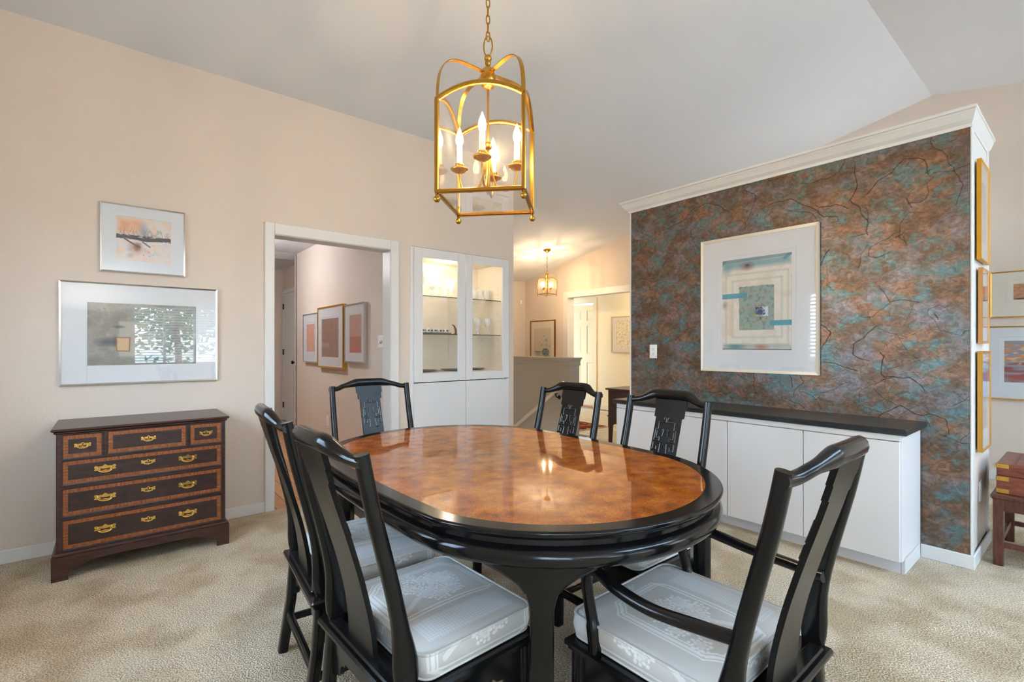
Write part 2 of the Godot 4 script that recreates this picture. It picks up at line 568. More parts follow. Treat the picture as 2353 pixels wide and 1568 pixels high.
# the wall covering: brown and copper glaze with teal and blue-grey clouds, fine brushing and a web of creases
func make_patina() -> StandardMaterial3D:
	var w := 960
	var h := 1040
	var f := []
	for q in [[0.010, 5, 101], [0.012, 5, 202], [0.03, 5, 303], [0.09, 4, 404], [0.011, 5, 505]]:
		var n := noise(q[0], q[1], FastNoiseLite.TYPE_SIMPLEX_SMOOTH, q[2])
		n.domain_warp_enabled = true
		n.domain_warp_amplitude = 30.0
		var g := n.get_image(w * 3 / 4, h, false, false, true)
		g.resize(w, h, Image.INTERPOLATE_CUBIC)
		f.append(g.get_data())
	var brown := Vector3(106, 86, 70)
	var copper := Vector3(156, 114, 88)
	var teal := Vector3(98, 128, 132)
	var slate := Vector3(128, 130, 142)
	var out := PackedByteArray()
	out.resize(w * h * 3)
	var hb := PackedByteArray()
	hb.resize(w * h)
	for i in w * h:
		var n0: float = f[0][i] / 255.0; var n1: float = f[1][i] / 255.0; var n2: float = f[2][i] / 255.0; var n3: float = f[3][i] / 255.0; var n4: float = f[4][i] / 255.0
		var col := brown.lerp(copper, 0.72 * smoothstep(0.36, 0.8, n0 * 0.6 + n2 * 0.4))
		col = col.lerp(slate, 0.7 * smoothstep(0.4, 0.8, n4 * 0.65 + n2 * 0.35))
		col = col.lerp(teal, 0.9 * smoothstep(0.46, 0.78, n1 * 0.55 + (1.0 - n2) * 0.45))
		col *= 0.74 + 0.52 * n3
		out[i * 3] = clampi(int(col.x), 0, 255); out[i * 3 + 1] = clampi(int(col.y), 0, 255); out[i * 3 + 2] = clampi(int(col.z), 0, 255)
		hb[i] = 90 + int(60 * n3)
	var im := Image.create_from_data(w, h, false, Image.FORMAT_RGB8, out)
	var hi := Image.create_from_data(w, h, false, Image.FORMAT_L8, hb)
	var r := RandomNumberGenerator.new()
	r.seed = 77
	for k in 150:
		var p := Vector2(w * pow(r.randf(), 0.65), h * r.randf())
		var a := r.randf() * TAU
		var light := r.randf() < 0.4
		var deep := r.randf_range(0.25, 0.8)
		for s in r.randi_range(1, 6):
			a += r.randf_range(-1.2, 1.2)
			for t in r.randi_range(10, 55):
				a += r.randf_range(-0.12, 0.12)
				p += Vector2(cos(a), sin(a))
				for d in [Vector2i.ZERO, Vector2i(1, 0), Vector2i(0, 1)]:
					var x: int = int(p.x) + d.x
					var y: int = int(p.y) + d.y
					if x < 1 or y < 1 or x >= w - 1 or y >= h - 1: continue
					var fade := deep * (1.0 if d == Vector2i.ZERO else 0.5)
					if not light: im.set_pixel(x, y, im.get_pixel(x, y).lerp(rgb(58, 40, 30), fade))
					var v := hi.get_pixel(x, y).r
					hi.set_pixel(x, y, Color(v + 0.45 * fade, 0, 0) if light else Color(maxf(0, v - 0.4 * fade), 0, 0))
	var m := mat("patina", Color(1.0, 1.0, 1.0), 0.43, 0.65, 0.5)
	m.albedo_texture = ImageTexture.create_from_image(im)
	bump(m, ImageTexture.create_from_image(hi), 0.35)
	return m

# silvery damask: a satin ground, a fretted frame, a flowering branch, a lattice panel and corner sprigs
func make_damask() -> StandardMaterial3D:
	var ground := rgb(204, 197, 188)
	var fig := rgb(238, 235, 229)
	var p := Pic.new(512, 512, ground)
	p.wash(0.02, 4, rgb(204, 200, 192), 0.4, 0.8, 0.6)
	var r := RandomNumberGenerator.new()
	r.seed = 5
	for q in [[0.14, 0.16], [0.16, 0.19]]:
		var e: float = q[0]
		var g: float = 1 - q[0]
		for d in [0.0, 0.03]:
			p.path([Vector2(e + 0.1, e + d), Vector2(g - 0.1, e + d), Vector2(g - 0.06, e + 0.05 + d), Vector2(g - d, e + 0.1), Vector2(g - d, 0.62), Vector2(g - 0.08, 0.66 - d), Vector2(e + 0.08, 0.66 - d), Vector2(e + d, 0.62), Vector2(e + d, e + 0.1), Vector2(e + 0.06, e + 0.05 + d), Vector2(e + 0.1, e + d)], 0.012, fig, 0.8)
	p.rect(0.2, 0.72, 0.8, 0.9, rgb(208, 208, 206), 0.8)
	for i in 30:
		p.line(0.2 + i * 0.02, 0.72, 0.2 + i * 0.02, 0.9, 0.003, fig, 0.7)
		if i < 10: p.line(0.2, 0.72 + i * 0.018, 0.8, 0.72 + i * 0.018, 0.003, fig, 0.7)
	for k in 15:   # the flowering tree: clumps of leaves round a bent trunk
		var b := Vector2(r.randf_range(0.26, 0.74), r.randf_range(0.22, 0.56))
		var a := r.randf() * TAU
		for j in 18:
			var d := Vector2.from_angle(a + j * 2.4) * 0.062 * sqrt((j + 1.0) / 18.0)
			p.blob(b.x + d.x, b.y + d.y, r.randf_range(0.009, 0.017), r.randf_range(0.009, 0.017), fig, 0.95, 0.6)
		p.blob(b.x, b.y, 0.04, 0.035, rgb(224, 220, 213), 0.9, 0.4)
	p.path([Vector2(0.24, 0.58), Vector2(0.36, 0.5), Vector2(0.46, 0.47), Vector2(0.56, 0.36), Vector2(0.7, 0.3)], 0.035, rgb(226, 223, 217), 0.95)
	for q in [[0.07, 0.07], [0.93, 0.07], [0.07, 0.93], [0.93, 0.93], [0.07, 0.5], [0.93, 0.5]]:
		for j in 3:
			var e := Vector2.from_angle(-1.57 + (j - 1) * 0.6)
			p.line(q[0] - e.x * 0.02, q[1] + 0.035, q[0] + e.x * 0.055, q[1] + e.y * 0.055, 0.006, fig, 0.7)
			for t in 5: p.blob(q[0] + e.x * 0.013 * t + (0.011 if t % 2 else -0.011), q[1] + e.y * 0.013 * t, 0.011, 0.009, fig, 0.9, 0.6)
	var m := p.mat(0.5)
	m.resource_name = "damask"
	tri_map(m, Vector3.ONE / 0.47, false, Vector3(-0.06, 0.5, 0.5))
	m.rim_enabled = true
	m.rim = 0.4
	return m

# ---------------------------------------------------------------- the setting
func roof(z: float) -> float:
	return 3.05 + 0.2 * (z + 3.84) if z < -1.04 else 3.61 - 0.2 * (z + 1.04)

func wall_x(z0: float, z1: float, y0: float, y1: float, x0: float, x1: float, s: Sh):
	s.bb(Vector3(x0, y0, z0), Vector3(x1, y1, z1))

func gable(s: Sh, x0: float, x1: float, z0: float, z1: float, y0: float):   # a wall in a plane of x whose top follows the roof
	var z := [z0, z1] if z1 < -1.04 or z0 > -1.04 else [z0, -1.04, z1]
	for i in z.size() - 1:
		var a: float = z[i]; var b: float = z[i + 1]
		s.hexa([Vector3(x0, y0, a), Vector3(x1, y0, a), Vector3(x1, y0, b), Vector3(x0, y0, b), Vector3(x0, roof(a) + 0.03, a), Vector3(x1, roof(a) + 0.03, a), Vector3(x1, roof(b) + 0.03, b), Vector3(x0, roof(b) + 0.03, b)])

func build_setting():
	var wp: Material = M.wall_paint
	var s := Sh.new()
	# floors
	s.bb(Vector3(-1.05, -0.1, -1.6), Vector3(6.1, 0, 5.05))
	s.bb(Vector3(-1.05, -0.1, -3.84), Vector3(4.0, 0, -1.6))
	s.bb(Vector3(3.3, -0.1, -4.4), Vector3(4.0, 0, -3.84))
	struct("floor", s, M.carpet)
	s = Sh.new()
	s.bb(Vector3(4.0, -0.1, -4.4), Vector3(7.2, -0.008, -1.6))
	s.bb(Vector3(4.6, -0.1, -7.1), Vector3(7.2, -0.008, -4.4))
	var tf := struct("floor_entry", s, M.grout)
	var tile := BoxMesh.new()
	tile.size = Vector3(0.296, 0.016, 0.296)
	for i in 11:
		for j in 19:
			var at := Vector3(4.155 + 0.3 * i, -0.008, -1.76 - 0.3 * j)
			if at.z < -4.4 and at.x < 4.9 or at.x > 7.15 or at.z < -7.0: continue
			if at.z > -2.8 and at.x > 5.7: continue
			part("tile", tile, M.tile, tf, at)
	s = Sh.new()
	s.bb(Vector3(-1.05, -0.1, -8.6), Vector3(2.3, -0.01, -3.84))
	var hf := struct("floor_hall", s, M.grout)
	for i in 12:
		for j in 4:
			var pl := Sh.new()
			pl.bb(Vector3(-0.596, -0.006, -0.046), Vector3(0.596, 0.006, 0.046), 0.002)
			var po := part("plank", pl, M.hall_planks if (i * 7 + j * 3) % 5 < 3 else M.hall_planks_dark, hf, Vector3(1.86 - 0.097 * i, -0.0095, -4.3 - 1.2 * j + (0.5 if i % 2 else 0.0)))
			po.rotation.y = PI / 2
	# north wall with doorway and cabinet recess
	s = Sh.new()
	var z0 := -3.96
	var z1 := -3.84
	for q in [[-1.05, 0.905, 0, 3.06], [0.905, 1.838, 2.025, 3.06], [1.838, 2.02, 0, 3.06], [2.02, 3.105, 2.075, 3.06], [3.105, 3.185, 0, 3.06]]:
		s.bb(Vector3(q[0], q[2], z0), Vector3(q[1], q[3], z1))
	struct("wall_north", s, wp)
	s = Sh.new()
	gable(s, 3.065, 3.185, -7.1, z0, -1.6)
	struct("wall_stair", s, wp)
	# hall behind the doorway
	s = Sh.new()
	s.bb(Vector3(1.93, 0, -6.95), Vector3(2.01, 2.44, z0))
	s.bb(Vector3(1.93, 0, -7.0), Vector3(2.2, 2.44, -6.92))
	struct("wall_hall", s, wp)
	s = Sh.new()
	s.bb(Vector3(2.16, 0, -8.55), Vector3(2.28, 2.44, -6.95))
	struct("wall_hall_recess", s, wp)
	s = Sh.new()
	s.bb(Vector3(-1.05, 0, -8.62), Vector3(2.28, 2.44, -8.5))
	struct("wall_hall_end", s, wp)
	s = Sh.new()
	s.bb(Vector3(-1.05, 2.44, -8.62), Vector3(3.06, 2.54, z0))
	struct("ceiling_hall", s, M.ceiling_paint)
	# vaulted ceiling
	s = Sh.new()
	var slab := func(xa: float, xb: float, a: float, b: float, lo: float, hi: float, t: Sh):
		t.hexa([Vector3(xa, roof(a) + lo, a), Vector3(xb, roof(a) + lo, a), Vector3(xb, roof(b) + lo, b), Vector3(xa, roof(b) + lo, b), Vector3(xa, roof(a) + hi, a), Vector3(xb, roof(a) + hi, a), Vector3(xb, roof(b) + hi, b), Vector3(xa, roof(b) + hi, b)])
	for q in [[-1.05, 6.2, -7.14, -1.04], [-1.05, 6.2, -1.04, 1.5], [-1.05, 1.4, 1.5, 2.5], [4.0, 6.2, 1.5, 2.5], [-1.05, 6.2, 2.5, 5.14]]:
		slab.call(q[0], q[1], q[2], q[3], 0.0, 0.15, s)
	struct("ceiling", s, M.ceiling_paint)
	s = Sh.new()   # a skylight behind the camera
	for q in [[1.4, 1.44, 1.5, 2.5], [3.96, 4.0, 1.5, 2.5], [2.68, 2.72, 1.54, 2.46], [1.44, 3.96, 1.5, 1.54], [1.44, 3.96, 2.46, 2.5]]:
		slab.call(q[0], q[1], q[2], q[3], 0.0, 0.2, s)
	var sky := struct("window_5", s, M.trim_paint)
	s = Sh.new()
	slab.call(1.44, 3.96, 1.54, 2.46, 0.16, 0.166, s)
	part("window_pane", s, M.pane, sky)
	# far wall (east) with the opening to the entry, and the eave wall beyond the stair
	s = Sh.new()
	gable(s, 6.1, 6.22, -4.2, 5.1, -0.1)
	gable(s, 6.1, 6.22, -7.1, -5.885, -0.1)
	gable(s, 6.1, 6.22, -5.885, -4.2, 2.045)
	struct("wall_east", s, wp)
	s = Sh.new()
	s.bb(Vector3(3.065, -1.6, -7.12), Vector3(6.22, 2.5, -7.0))
	struct("wall_eave", s, wp)
	s = Sh.new()
	var za := -5.885
	s.bb(Vector3(6.08, 0, za - 0.09), Vector3(6.1, 2.13, za))
	s.bb(Vector3(6.08, 2.045, za), Vector3(6.1, 2.13, -4.2))
	s.bb(Vector3(6.08, 0, -4.2), Vector3(6.1, 2.13, -4.11))
	s.bb(Vector3(6.08, 0, za), Vector3(6.24, 2.03, za + 0.015))
	s.bb(Vector3(6.08, 2.03, za), Vector3(6.24, 2.045, -4.2))
	struct("trim_2", s, M.trim_paint)
	# entry vestibule with a six panel door ajar
	s = Sh.new()
	s.bb(Vector3(7.12, 0, -9.0), Vector3(7.22, 2.5, -7.0))
	s.bb(Vector3(7.12, 2.035, -7.0), Vector3(7.22, 2.5, -6.18))
	s.bb(Vector3(7.12, 0, -6.18), Vector3(7.22, 2.5, -3.4))
	struct("wall_entry", s, M.cream_paint)
	s = Sh.new()
	s.bb(Vector3(6.22, 0, -3.5), Vector3(7.22, 2.5, -3.4))
	s.bb(Vector3(6.22, 0, -7.5), Vector3(7.12, 2.5, -7.4))
	struct("wall_entry_side", s, M.cream_paint)
	s = Sh.new()
	s.bb(Vector3(6.22, 2.44, -7.5), Vector3(9.7, 2.54, -3.4))
	struct("ceiling_entry", s, M.ceiling_paint)
	s = Sh.new()
	s.bb(Vector3(7.22, -0.1, -9.0), Vector3(9.7, 0, -5.6))
	var ff := struct("floor_far_room", s, M.far_planks)
	for i in 10:
		var pl := Sh.new()
		pl.bb(Vector3(-0.6, -0.005, -0.055), Vector3(0.6, 0.005, 0.055), 0.002)
		part("plank", pl, M.far_planks, ff, Vector3(7.83, 0.004, -7.1 + i * 0.113))
	s = Sh.new()
	s.bb(Vector3(9.6, 0, -9.0), Vector3(9.7, 2.5, -5.6))
	s.bb(Vector3(7.22, 0, -9.1), Vector3(9.7, 2.5, -9.0))
	s.bb(Vector3(7.22, 0, -5.6), Vector3(9.7, 2.5, -5.5))
	struct("wall_far_room", s, M.trim_paint)
	s = Sh.new()
	s.bb(Vector3(7.1, 0, -7.08), Vector3(7.12, 2.115, -7.0)); s.bb(Vector3(7.1, 0, -6.18), Vector3(7.12, 2.115, -6.1)); s.bb(Vector3(7.1, 2.035, -7.0), Vector3(7.12, 2.115, -6.18))
	struct("trim_3", s, M.cream_paint)
	six_panel_door()
	# outer walls behind the camera, with windows
	s = Sh.new()
	var wx := [0.33, 2.55, 4.75]
	s.bb(Vector3(-1.05, -0.1, 5.0), Vector3(6.22, 0.8, 5.12))
	s.bb(Vector3(-1.05, 2.05, 5.0), Vector3(6.22, 2.46, 5.12))
	for q in [[-1.05, 0.33], [2.5, 2.62], [4.8, 6.22]]:
		s.bb(Vector3(q[0], 0.8, 5.0), Vector3(q[1], 2.05, 5.12))
	struct("wall_south", s, wp)
	window("window_1", Vector3(1.415, 1.425, 5.03), 2.17, 1.25, 4, true)
	window("window_2", Vector3(3.71, 1.425, 5.03), 2.18, 1.25, 4, true)
	s = Sh.new()
	for q in [[-4.0, -2.8, -0.1, 9.0], [-2.8, -1.25, -0.1, 0.97], [-2.8, -1.25, 2.03, 9.0], [-1.25, 0.8, -0.1, 9.0], [0.8, 2.8, -0.1, 0.9], [0.8, 2.8, 2.05, 9.0], [2.8, 5.1, -0.1, 9.0]]:
		if q[3] > 5: gable(s, -1.07, -0.95, q[0], q[1], q[2])
		else: s.bb(Vector3(-1.07, q[2], q[0]), Vector3(-0.95, q[3], q[1]))
	struct("wall_west", s, wp)
	window("window_3", Vector3(-1.0, 1.5, -2.025), 1.55, 1.06, 2, true, 90)
	window("window_4", Vector3(-1.0, 1.475, 1.8), 2.0, 1.15, 2, true, 90)
	s = Sh.new()
	s.bb(Vector3(-1.07, 0, -8.62), Vector3(-0.95, 2.54, -3.96))
	struct("wall_hall_west", s, wp)
	# trims and baseboards
	s = Sh.new()
	var zf := -3.84
	for q in [[0.851, 0.917, 0.0, 2.097], [1.826, 1.9, 0.0, 2.097], [0.917, 1.826, 2.013, 2.097]]:
		s.bb(Vector3(q[0], q[2], zf - 0.001), Vector3(q[1], q[3], zf + 0.018), 0.005)
	s.bb(Vector3(0.905, 0, -3.98), Vector3(0.92, 2.02, zf + 0.002)); s.bb(Vector3(1.823, 0, -3.98), Vector3(1.838, 2.02, zf + 0.002)); s.bb(Vector3(0.905, 2.01, -3.98), Vector3(1.838, 2.026, zf + 0.002))
	for q in [[0.851, 0.917], [1.826, 1.9]]: s.bb(Vector3(q[0], 0, -3.98), Vector3(q[1], 2.097, -3.96))
	struct("trim_1", s, M.trim_paint)
	s = Sh.new()
	for q in [[-0.95, 0.851], [1.9, 2.01]]: s.bb(Vector3(q[0], 0, zf), Vector3(q[1], 0.075, zf + 0.012), 0.004)
	struct("baseboard_north", s, M.trim_paint)
	s = Sh.new()
	s.bb(Vector3(-0.95, 0, -3.8), Vector3(-0.938, 0.075, 0.2), 0.004)
	struct("baseboard_west", s, M.trim_paint)
	s = Sh.new()
	s.bb(Vector3(6.088, 0, -4.0), Vector3(6.1, 0.09, 5.0), 0.004)
	struct("baseboard_east", s, M.trim_paint)
	s = Sh.new()
	s.bb(Vector3(1.918, 0, -6.95), Vector3(1.93, 0.09, -3.98), 0.004)
	s.bb(Vector3(1.918, 0, -7.0), Vector3(2.16, 0.09, -6.99), 0.003)
	struct("baseboard_hall", s, M.trim_paint)
	s = Sh.new()
	s.bb(Vector3(7.105, 0, -6.1), Vector3(7.12, 0.1, -3.5), 0.004)
	struct("baseboard_entry", s, M.cream_paint)
	partition()
	stair()
	# hall doors
	var dh := Vector3(2.16, 0, -8.02)
	s = Sh.new()
	s.bb(Vector3(-0.02, 0, -0.46), Vector3(0, 2.1, -0.385), 0.004); s.bb(Vector3(-0.02, 0, 0.385), Vector3(0, 2.1, 0.46), 0.004); s.bb(Vector3(-0.02, 2.03, -0.385), Vector3(0, 2.1, 0.385), 0.004)
	var d1 := struct("door_1", s, M.trim_paint)
	d1.position = dh
	s = Sh.new()
	s.bb(Vector3(-0.012, 0.01, -0.383), Vector3(0, 2.028, 0.383))
	part("door_leaf", s, M.trim_paint, d1)
	for y in [0.25, 1.1, 1.83]:
		s = Sh.new()
		s.bb(Vector3(-0.026, y - 0.045, -0.4), Vector3(-0.011, y + 0.045, -0.36))
		part("hinge", s, M.iron, d1)
	s = Sh.new()
	s.lathe([Vector2(0, 0), Vector2(0.03, 0), Vector2(0.03, 0.006), Vector2(0.011, 0.01), Vector2(0.011, 0.035), Vector2(0.028, 0.045), Vector2(0.028, 0.06), Vector2(0.016, 0.07), Vector2(0, 0.071)], 14, false, T(Vector3(-0.01, 0.95, 0.3), 0, 0, 90))
	part("door_knob", s, M.iron, d1)
	s = Sh.new()
	s.bb(Vector3(1.05, 0, -8.5), Vector3(1.125, 2.1, -8.48), 0.004); s.bb(Vector3(1.86, 0, -8.5), Vector3(1.93, 2.1, -8.48), 0.004); s.bb(Vector3(1.125, 2.03, -8.5), Vector3(1.86, 2.1, -8.48), 0.004)
	var d2 := struct("door_2", s, M.trim_paint)
	s = Sh.new()
	s.bb(Vector3(1.127, 0.01, -8.5), Vector3(1.858, 2.028, -8.488))
	part("door_leaf", s, M.trim_paint, d2)
	for y in [0.25, 1.0, 1.8]:
		s = Sh.new()
		s.bb(Vector3(1.835, y - 0.045, -8.49), Vector3(1.87, y + 0.045, -8.474))
		part("hinge", s, M.silver, d2)

func window(called: String, at: Vector3, w: float, h: float, n: int, blinds: bool, turn := 0.0):
	var s := Sh.new()
	s.frame(w, h, 0.045, -0.03, 0.05)
	for i in range(1, n): s.bb(Vector3(-w / 2 + w * i / n - 0.022, -h / 2 + 0.045, -0.03), Vector3(-w / 2 + w * i / n + 0.022, h / 2 - 0.045, 0.05))
	var o := struct(called, s, M.trim_paint)
	o.position = at
	o.rotation.y = deg_to_rad(turn)
	s = Sh.new()
	s.bb(Vector3(-w / 2 + 0.045, -h / 2 + 0.045, 0.004), Vector3(w / 2 - 0.045, h / 2 - 0.045, 0.008))
	part("window_pane", s, M.pane, o)
	if blinds:
		s = Sh.new()
		var zb := 0.09 if turn > 0 else -0.09
		for i in int(h / 0.055):
			s.box(Vector3.ZERO, Vector3(w - 0.06, 0.005, 0.045), 0, T(Vector3(0, h / 2 - 0.06 - i * 0.055, zb), 0, 36.0 if turn > 0 else 14.0))
		var b := part("blind_slats", s, M.plastic_white, o)
		b.set_meta("kind", "stuff")

func six_panel_door():
	var s := Sh.new()
	var w := 0.78
	var t := 0.036
	# stiles and rails, with the panels set back and their fields raised
	for x in [[0.0, 0.11], [0.34, 0.44], [0.67, 0.78]]: s.bb(Vector3(0, 0.01, x[0]), Vector3(t, 2.02, x[1]))
	for y in [[0.01, 0.22], [0.86, 1.04], [1.60, 1.70], [1.91, 2.02]]:
		s.bb(Vector3(0, y[0], 0.11), Vector3(t, y[1], 0.34)); s.bb(Vector3(0, y[0], 0.44), Vector3(t, y[1], 0.67))
	var o := struct("door_3", s, M.cream_paint)
	o.position = Vector3(7.2, 0, -6.99)
	o.rotation.y = deg_to_rad(24)
	for x in [[0.11, 0.34], [0.44, 0.67]]:
		for y in [[0.22, 0.86], [1.04, 1.60], [1.70, 1.91]]:
			s = Sh.new()
			s.bb(Vector3(0.012, y[0], x[0]), Vector3(0.024, y[1], x[1]))
			s.hexa([Vector3(0.012, y[0] + 0.02, x[0] + 0.02), Vector3(0.012, y[0] + 0.02, x[1] - 0.02), Vector3(0.012, y[1] - 0.02, x[1] - 0.02), Vector3(0.012, y[1] - 0.02, x[0] + 0.02), Vector3(0.003, y[0] + 0.05, x[0] + 0.05), Vector3(0.003, y[0] + 0.05, x[1] - 0.05), Vector3(0.003, y[1] - 0.05, x[1] - 0.05), Vector3(0.003, y[1] - 0.05, x[0] + 0.05)])
			part("panel", s, M.cream_paint, o)
	s = Sh.new()
	s.lathe([Vector2(0, 0), Vector2(0.03, 0), Vector2(0.03, 0.006), Vector2(0.011, 0.01), Vector2(0.011, 0.035), Vector2(0.028, 0.045), Vector2(0.028, 0.06), Vector2(0.016, 0.07), Vector2(0, 0.071)], 14, false, T(Vector3(0, 0.95, 0.715), 0, 0, 90))
	part("door_knob", s, M.iron, o)

func partition():
	var s := Sh.new()
	s.bb(Vector3(3.564, 0, -2.665), Vector3(4.157, 2.4, -0.447))
	var o := struct("wall_partition", s, M.trim_paint)
	s = Sh.new()
	s.uvquad(Vector3(3.56, 2.4, -2.665), Vector3(3.56, 2.4, -0.45), Vector3(3.56, 0.0, -0.45), Vector3(3.56, 0.0, -2.665))
	s.bb(Vector3(3.5602, 0, -2.665), Vector3(3.566, 2.4, -0.45))
	part("wall_covering", s, M.patina, o)
	s = Sh.new()
	# end face: white stiles, a plain field between them
	s.bb(Vector3(3.56, 0, -0.449), Vector3(3.625, 2.4, -0.44), 0.002)
	s.bb(Vector3(4.1, 0, -0.449), Vector3(4.158, 2.4, -0.44), 0.002)
	s.bb(Vector3(3.556, 0, -2.668), Vector3(3.57, 2.4, -2.655))
	part("corner_board", s, M.trim_paint, o)
	s = Sh.new()
	s.bb(Vector3(3.625, 0.075, -0.4495), Vector3(4.1, 0.6, -0.446))
	part("field", s, M.wall_paint, o)
	# crown moulding, mitred round three sides
	s = Sh.new()
	var pr := [Vector2(0.0, 2.375), Vector2(0.01, 2.375), Vector2(0.014, 2.392), Vector2(0.034, 2.41), Vector2(0.052, 2.438), Vector2(0.058, 2.444), Vector2(0.058, 2.452), Vector2(0.07, 2.455), Vector2(0.07, 2.47), Vector2(0.0, 2.47)]
	for k in pr.size():
		var a: Vector2 = pr[k]; var b: Vector2 = pr[(k + 1) % pr.size()]
		var ring := func(p: Vector2): return [Vector3(3.56 - p.x, p.y, -2.665 - p.x), Vector3(3.56 - p.x, p.y, -0.447 + p.x * 0.45), Vector3(4.157 + p.x * 0.5, p.y, -0.447 + p.x * 0.45), Vector3(4.157 + p.x * 0.5, p.y, -2.665 - p.x)]
		var ra: Array = ring.call(a); var rb: Array = ring.call(b)
		for i in 4:
			var j := (i + 1) % 4
			s.quad(ra[i], ra[j], rb[j], rb[i])
	s.done()
	s.bb(Vector3(3.56, 2.38, -2.66), Vector3(4.157, 2.468, -0.45))
	struct("trim_4", s, M.trim_paint)
	s = Sh.new()
	s.bb(Vector3(3.548, 0, -0.655), Vector3(3.56, 0.075, -0.43), 0.003)
	s.bb(Vector3(3.56, 0, -0.44), Vector3(4.17, 0.075, -0.43), 0.003)
	s.bb(Vector3(4.157, 0, -2.66), Vector3(4.17, 0.075, -0.44), 0.003)
	struct("baseboard_partition", s, M.trim_paint)

func stair():
	var s := Sh.new()
	s.bb(Vector3(4.6, -1.6, -7.0), Vector3(4.76, 0.99, -4.38))
	struct("wall_half", s, M.half_wall_paint)
	s = Sh.new()
	s.bb(Vector3(4.575, 1.025, -7.0), Vector3(4.785, 1.045, -4.345), 0.005)
	for q in [[0.012, 0.94, 1.0], [0.018, 1.0, 1.028]]: s.bb(Vector3(4.6 - q[0], q[1], -7.0), Vector3(4.76 + q[0], q[2], -4.38 + q[0]), 0.004)
	struct("trim_5", s, M.half_wall_paint)
	s = Sh.new()
	for i in 8: s.bb(Vector3(3.185, -1.6, -4.4 - 0.27 * (i + 1)), Vector3(4.6, -0.18 * (i + 1), -4.4 - 0.27 * i))
	struct("floor_stair", s, M.carpet)
	var rail := thing("handrail", "sloping tan handrail on a dark bracket along the half wall", "handrail", Vector3(4.53, 0, -4.5))
	s = Sh.new()
	s.sweep([Vector3(0, 0.68, 0.03), Vector3(0, -0.55, -1.77)], Sh.rrect(0.04, 0.05, 0.015), Vector3.UP)
	part("rail", s, M.rail_paint, rail)
	for zz in [-0.09, -1.2]:
		s = Sh.new()
		var y: float = 0.66 + zz * 0.683
		s.tube(spline([Vector3(0.0, y - 0.03, zz), Vector3(0.015, y - 0.075, zz), Vector3(0.066, y - 0.085, zz)], 5), 0.008, 6)
		s.lathe([Vector2(0, 0), Vector2(0.03, 0), Vector2(0.025, 0.01), Vector2(0, 0.012)], 12, false, T(Vector3(0.07, y - 0.085, zz), 0, 0, 90))
		s.box(Vector3(0, y - 0.03, zz), Vector3(0.03, 0.008, 0.06), 0.002)
		part("bracket", s, M.iron, rail)

# ---------------------------------------------------------------- pictures
# a framed print hung with its back at z = 0 of its own axes, centred; turn in degrees about y
func picture(label: String, at: Vector3, turn: float, w: float, h: float, bar: float, deep: float, fm: Material, win: Rect2, art: Material, board: Material = null, group := "", lip := 0.0):
	var o := thing("framed_picture", label, "picture", at, deg_to_rad(turn), group)
	var s := Sh.new()
	s.frame(w, h, bar, 0.002, deep, minf(0.004, bar * 0.4))
	part("frame", s, fm, o)
	var z := deep - 0.008
	# the opening in the board, given in fractions from the top left of the frame
	var x0 := -w / 2 + win.position.x * w
	var x1 := x0 + win.size.x * w
	var y1 := h / 2 - win.position.y * h
	var y0 := y1 - win.size.y * h
	var b := bar * 0.7
	s = Sh.new()
	for q in [[-w / 2 + b, x0, -h / 2 + b, h / 2 - b], [x1, w / 2 - b, -h / 2 + b, h / 2 - b], [x0, x1, -h / 2 + b, y0], [x0, x1, y1, h / 2 - b]]:
		s.bb(Vector3(q[0], q[2], z - 0.004), Vector3(q[1], q[3], z - 0.001))
	if lip > 0:   # an outer window line pressed into the board
		var e := lip
		var lw := x1 - x0 + 2 * e
		var lh := y1 - y0 + 2 * e
		s.frame(lw, lh, 0.004, z - 0.001, z + 0.0015, 0.0015, T(Vector3((x0 + x1) / 2, (y0 + y1) / 2, 0)))
	part("mat_board", s, board if board else M.mat_board, o)
	s = Sh.new()
	s.uvquad(Vector3(x0 - 0.003, y1 + 0.003, z - 0.005), Vector3(x1 + 0.003, y1 + 0.003, z - 0.005), Vector3(x1 + 0.003, y0 - 0.003, z - 0.005), Vector3(x0 - 0.003, y0 - 0.003, z - 0.005))
	s.bb(Vector3(x0 - 0.003, y0 - 0.003, z - 0.008), Vector3(x1 + 0.003, y1 + 0.003, z - 0.0052))
	part("print", s, art, o)
	s = Sh.new()
	s.bb(Vector3(-w / 2 + b, -h / 2 + b, deep - 0.0055), Vector3(w / 2 - b, h / 2 - b, deep - 0.0035))
	part("glass", s, M.pane, o)
	return o

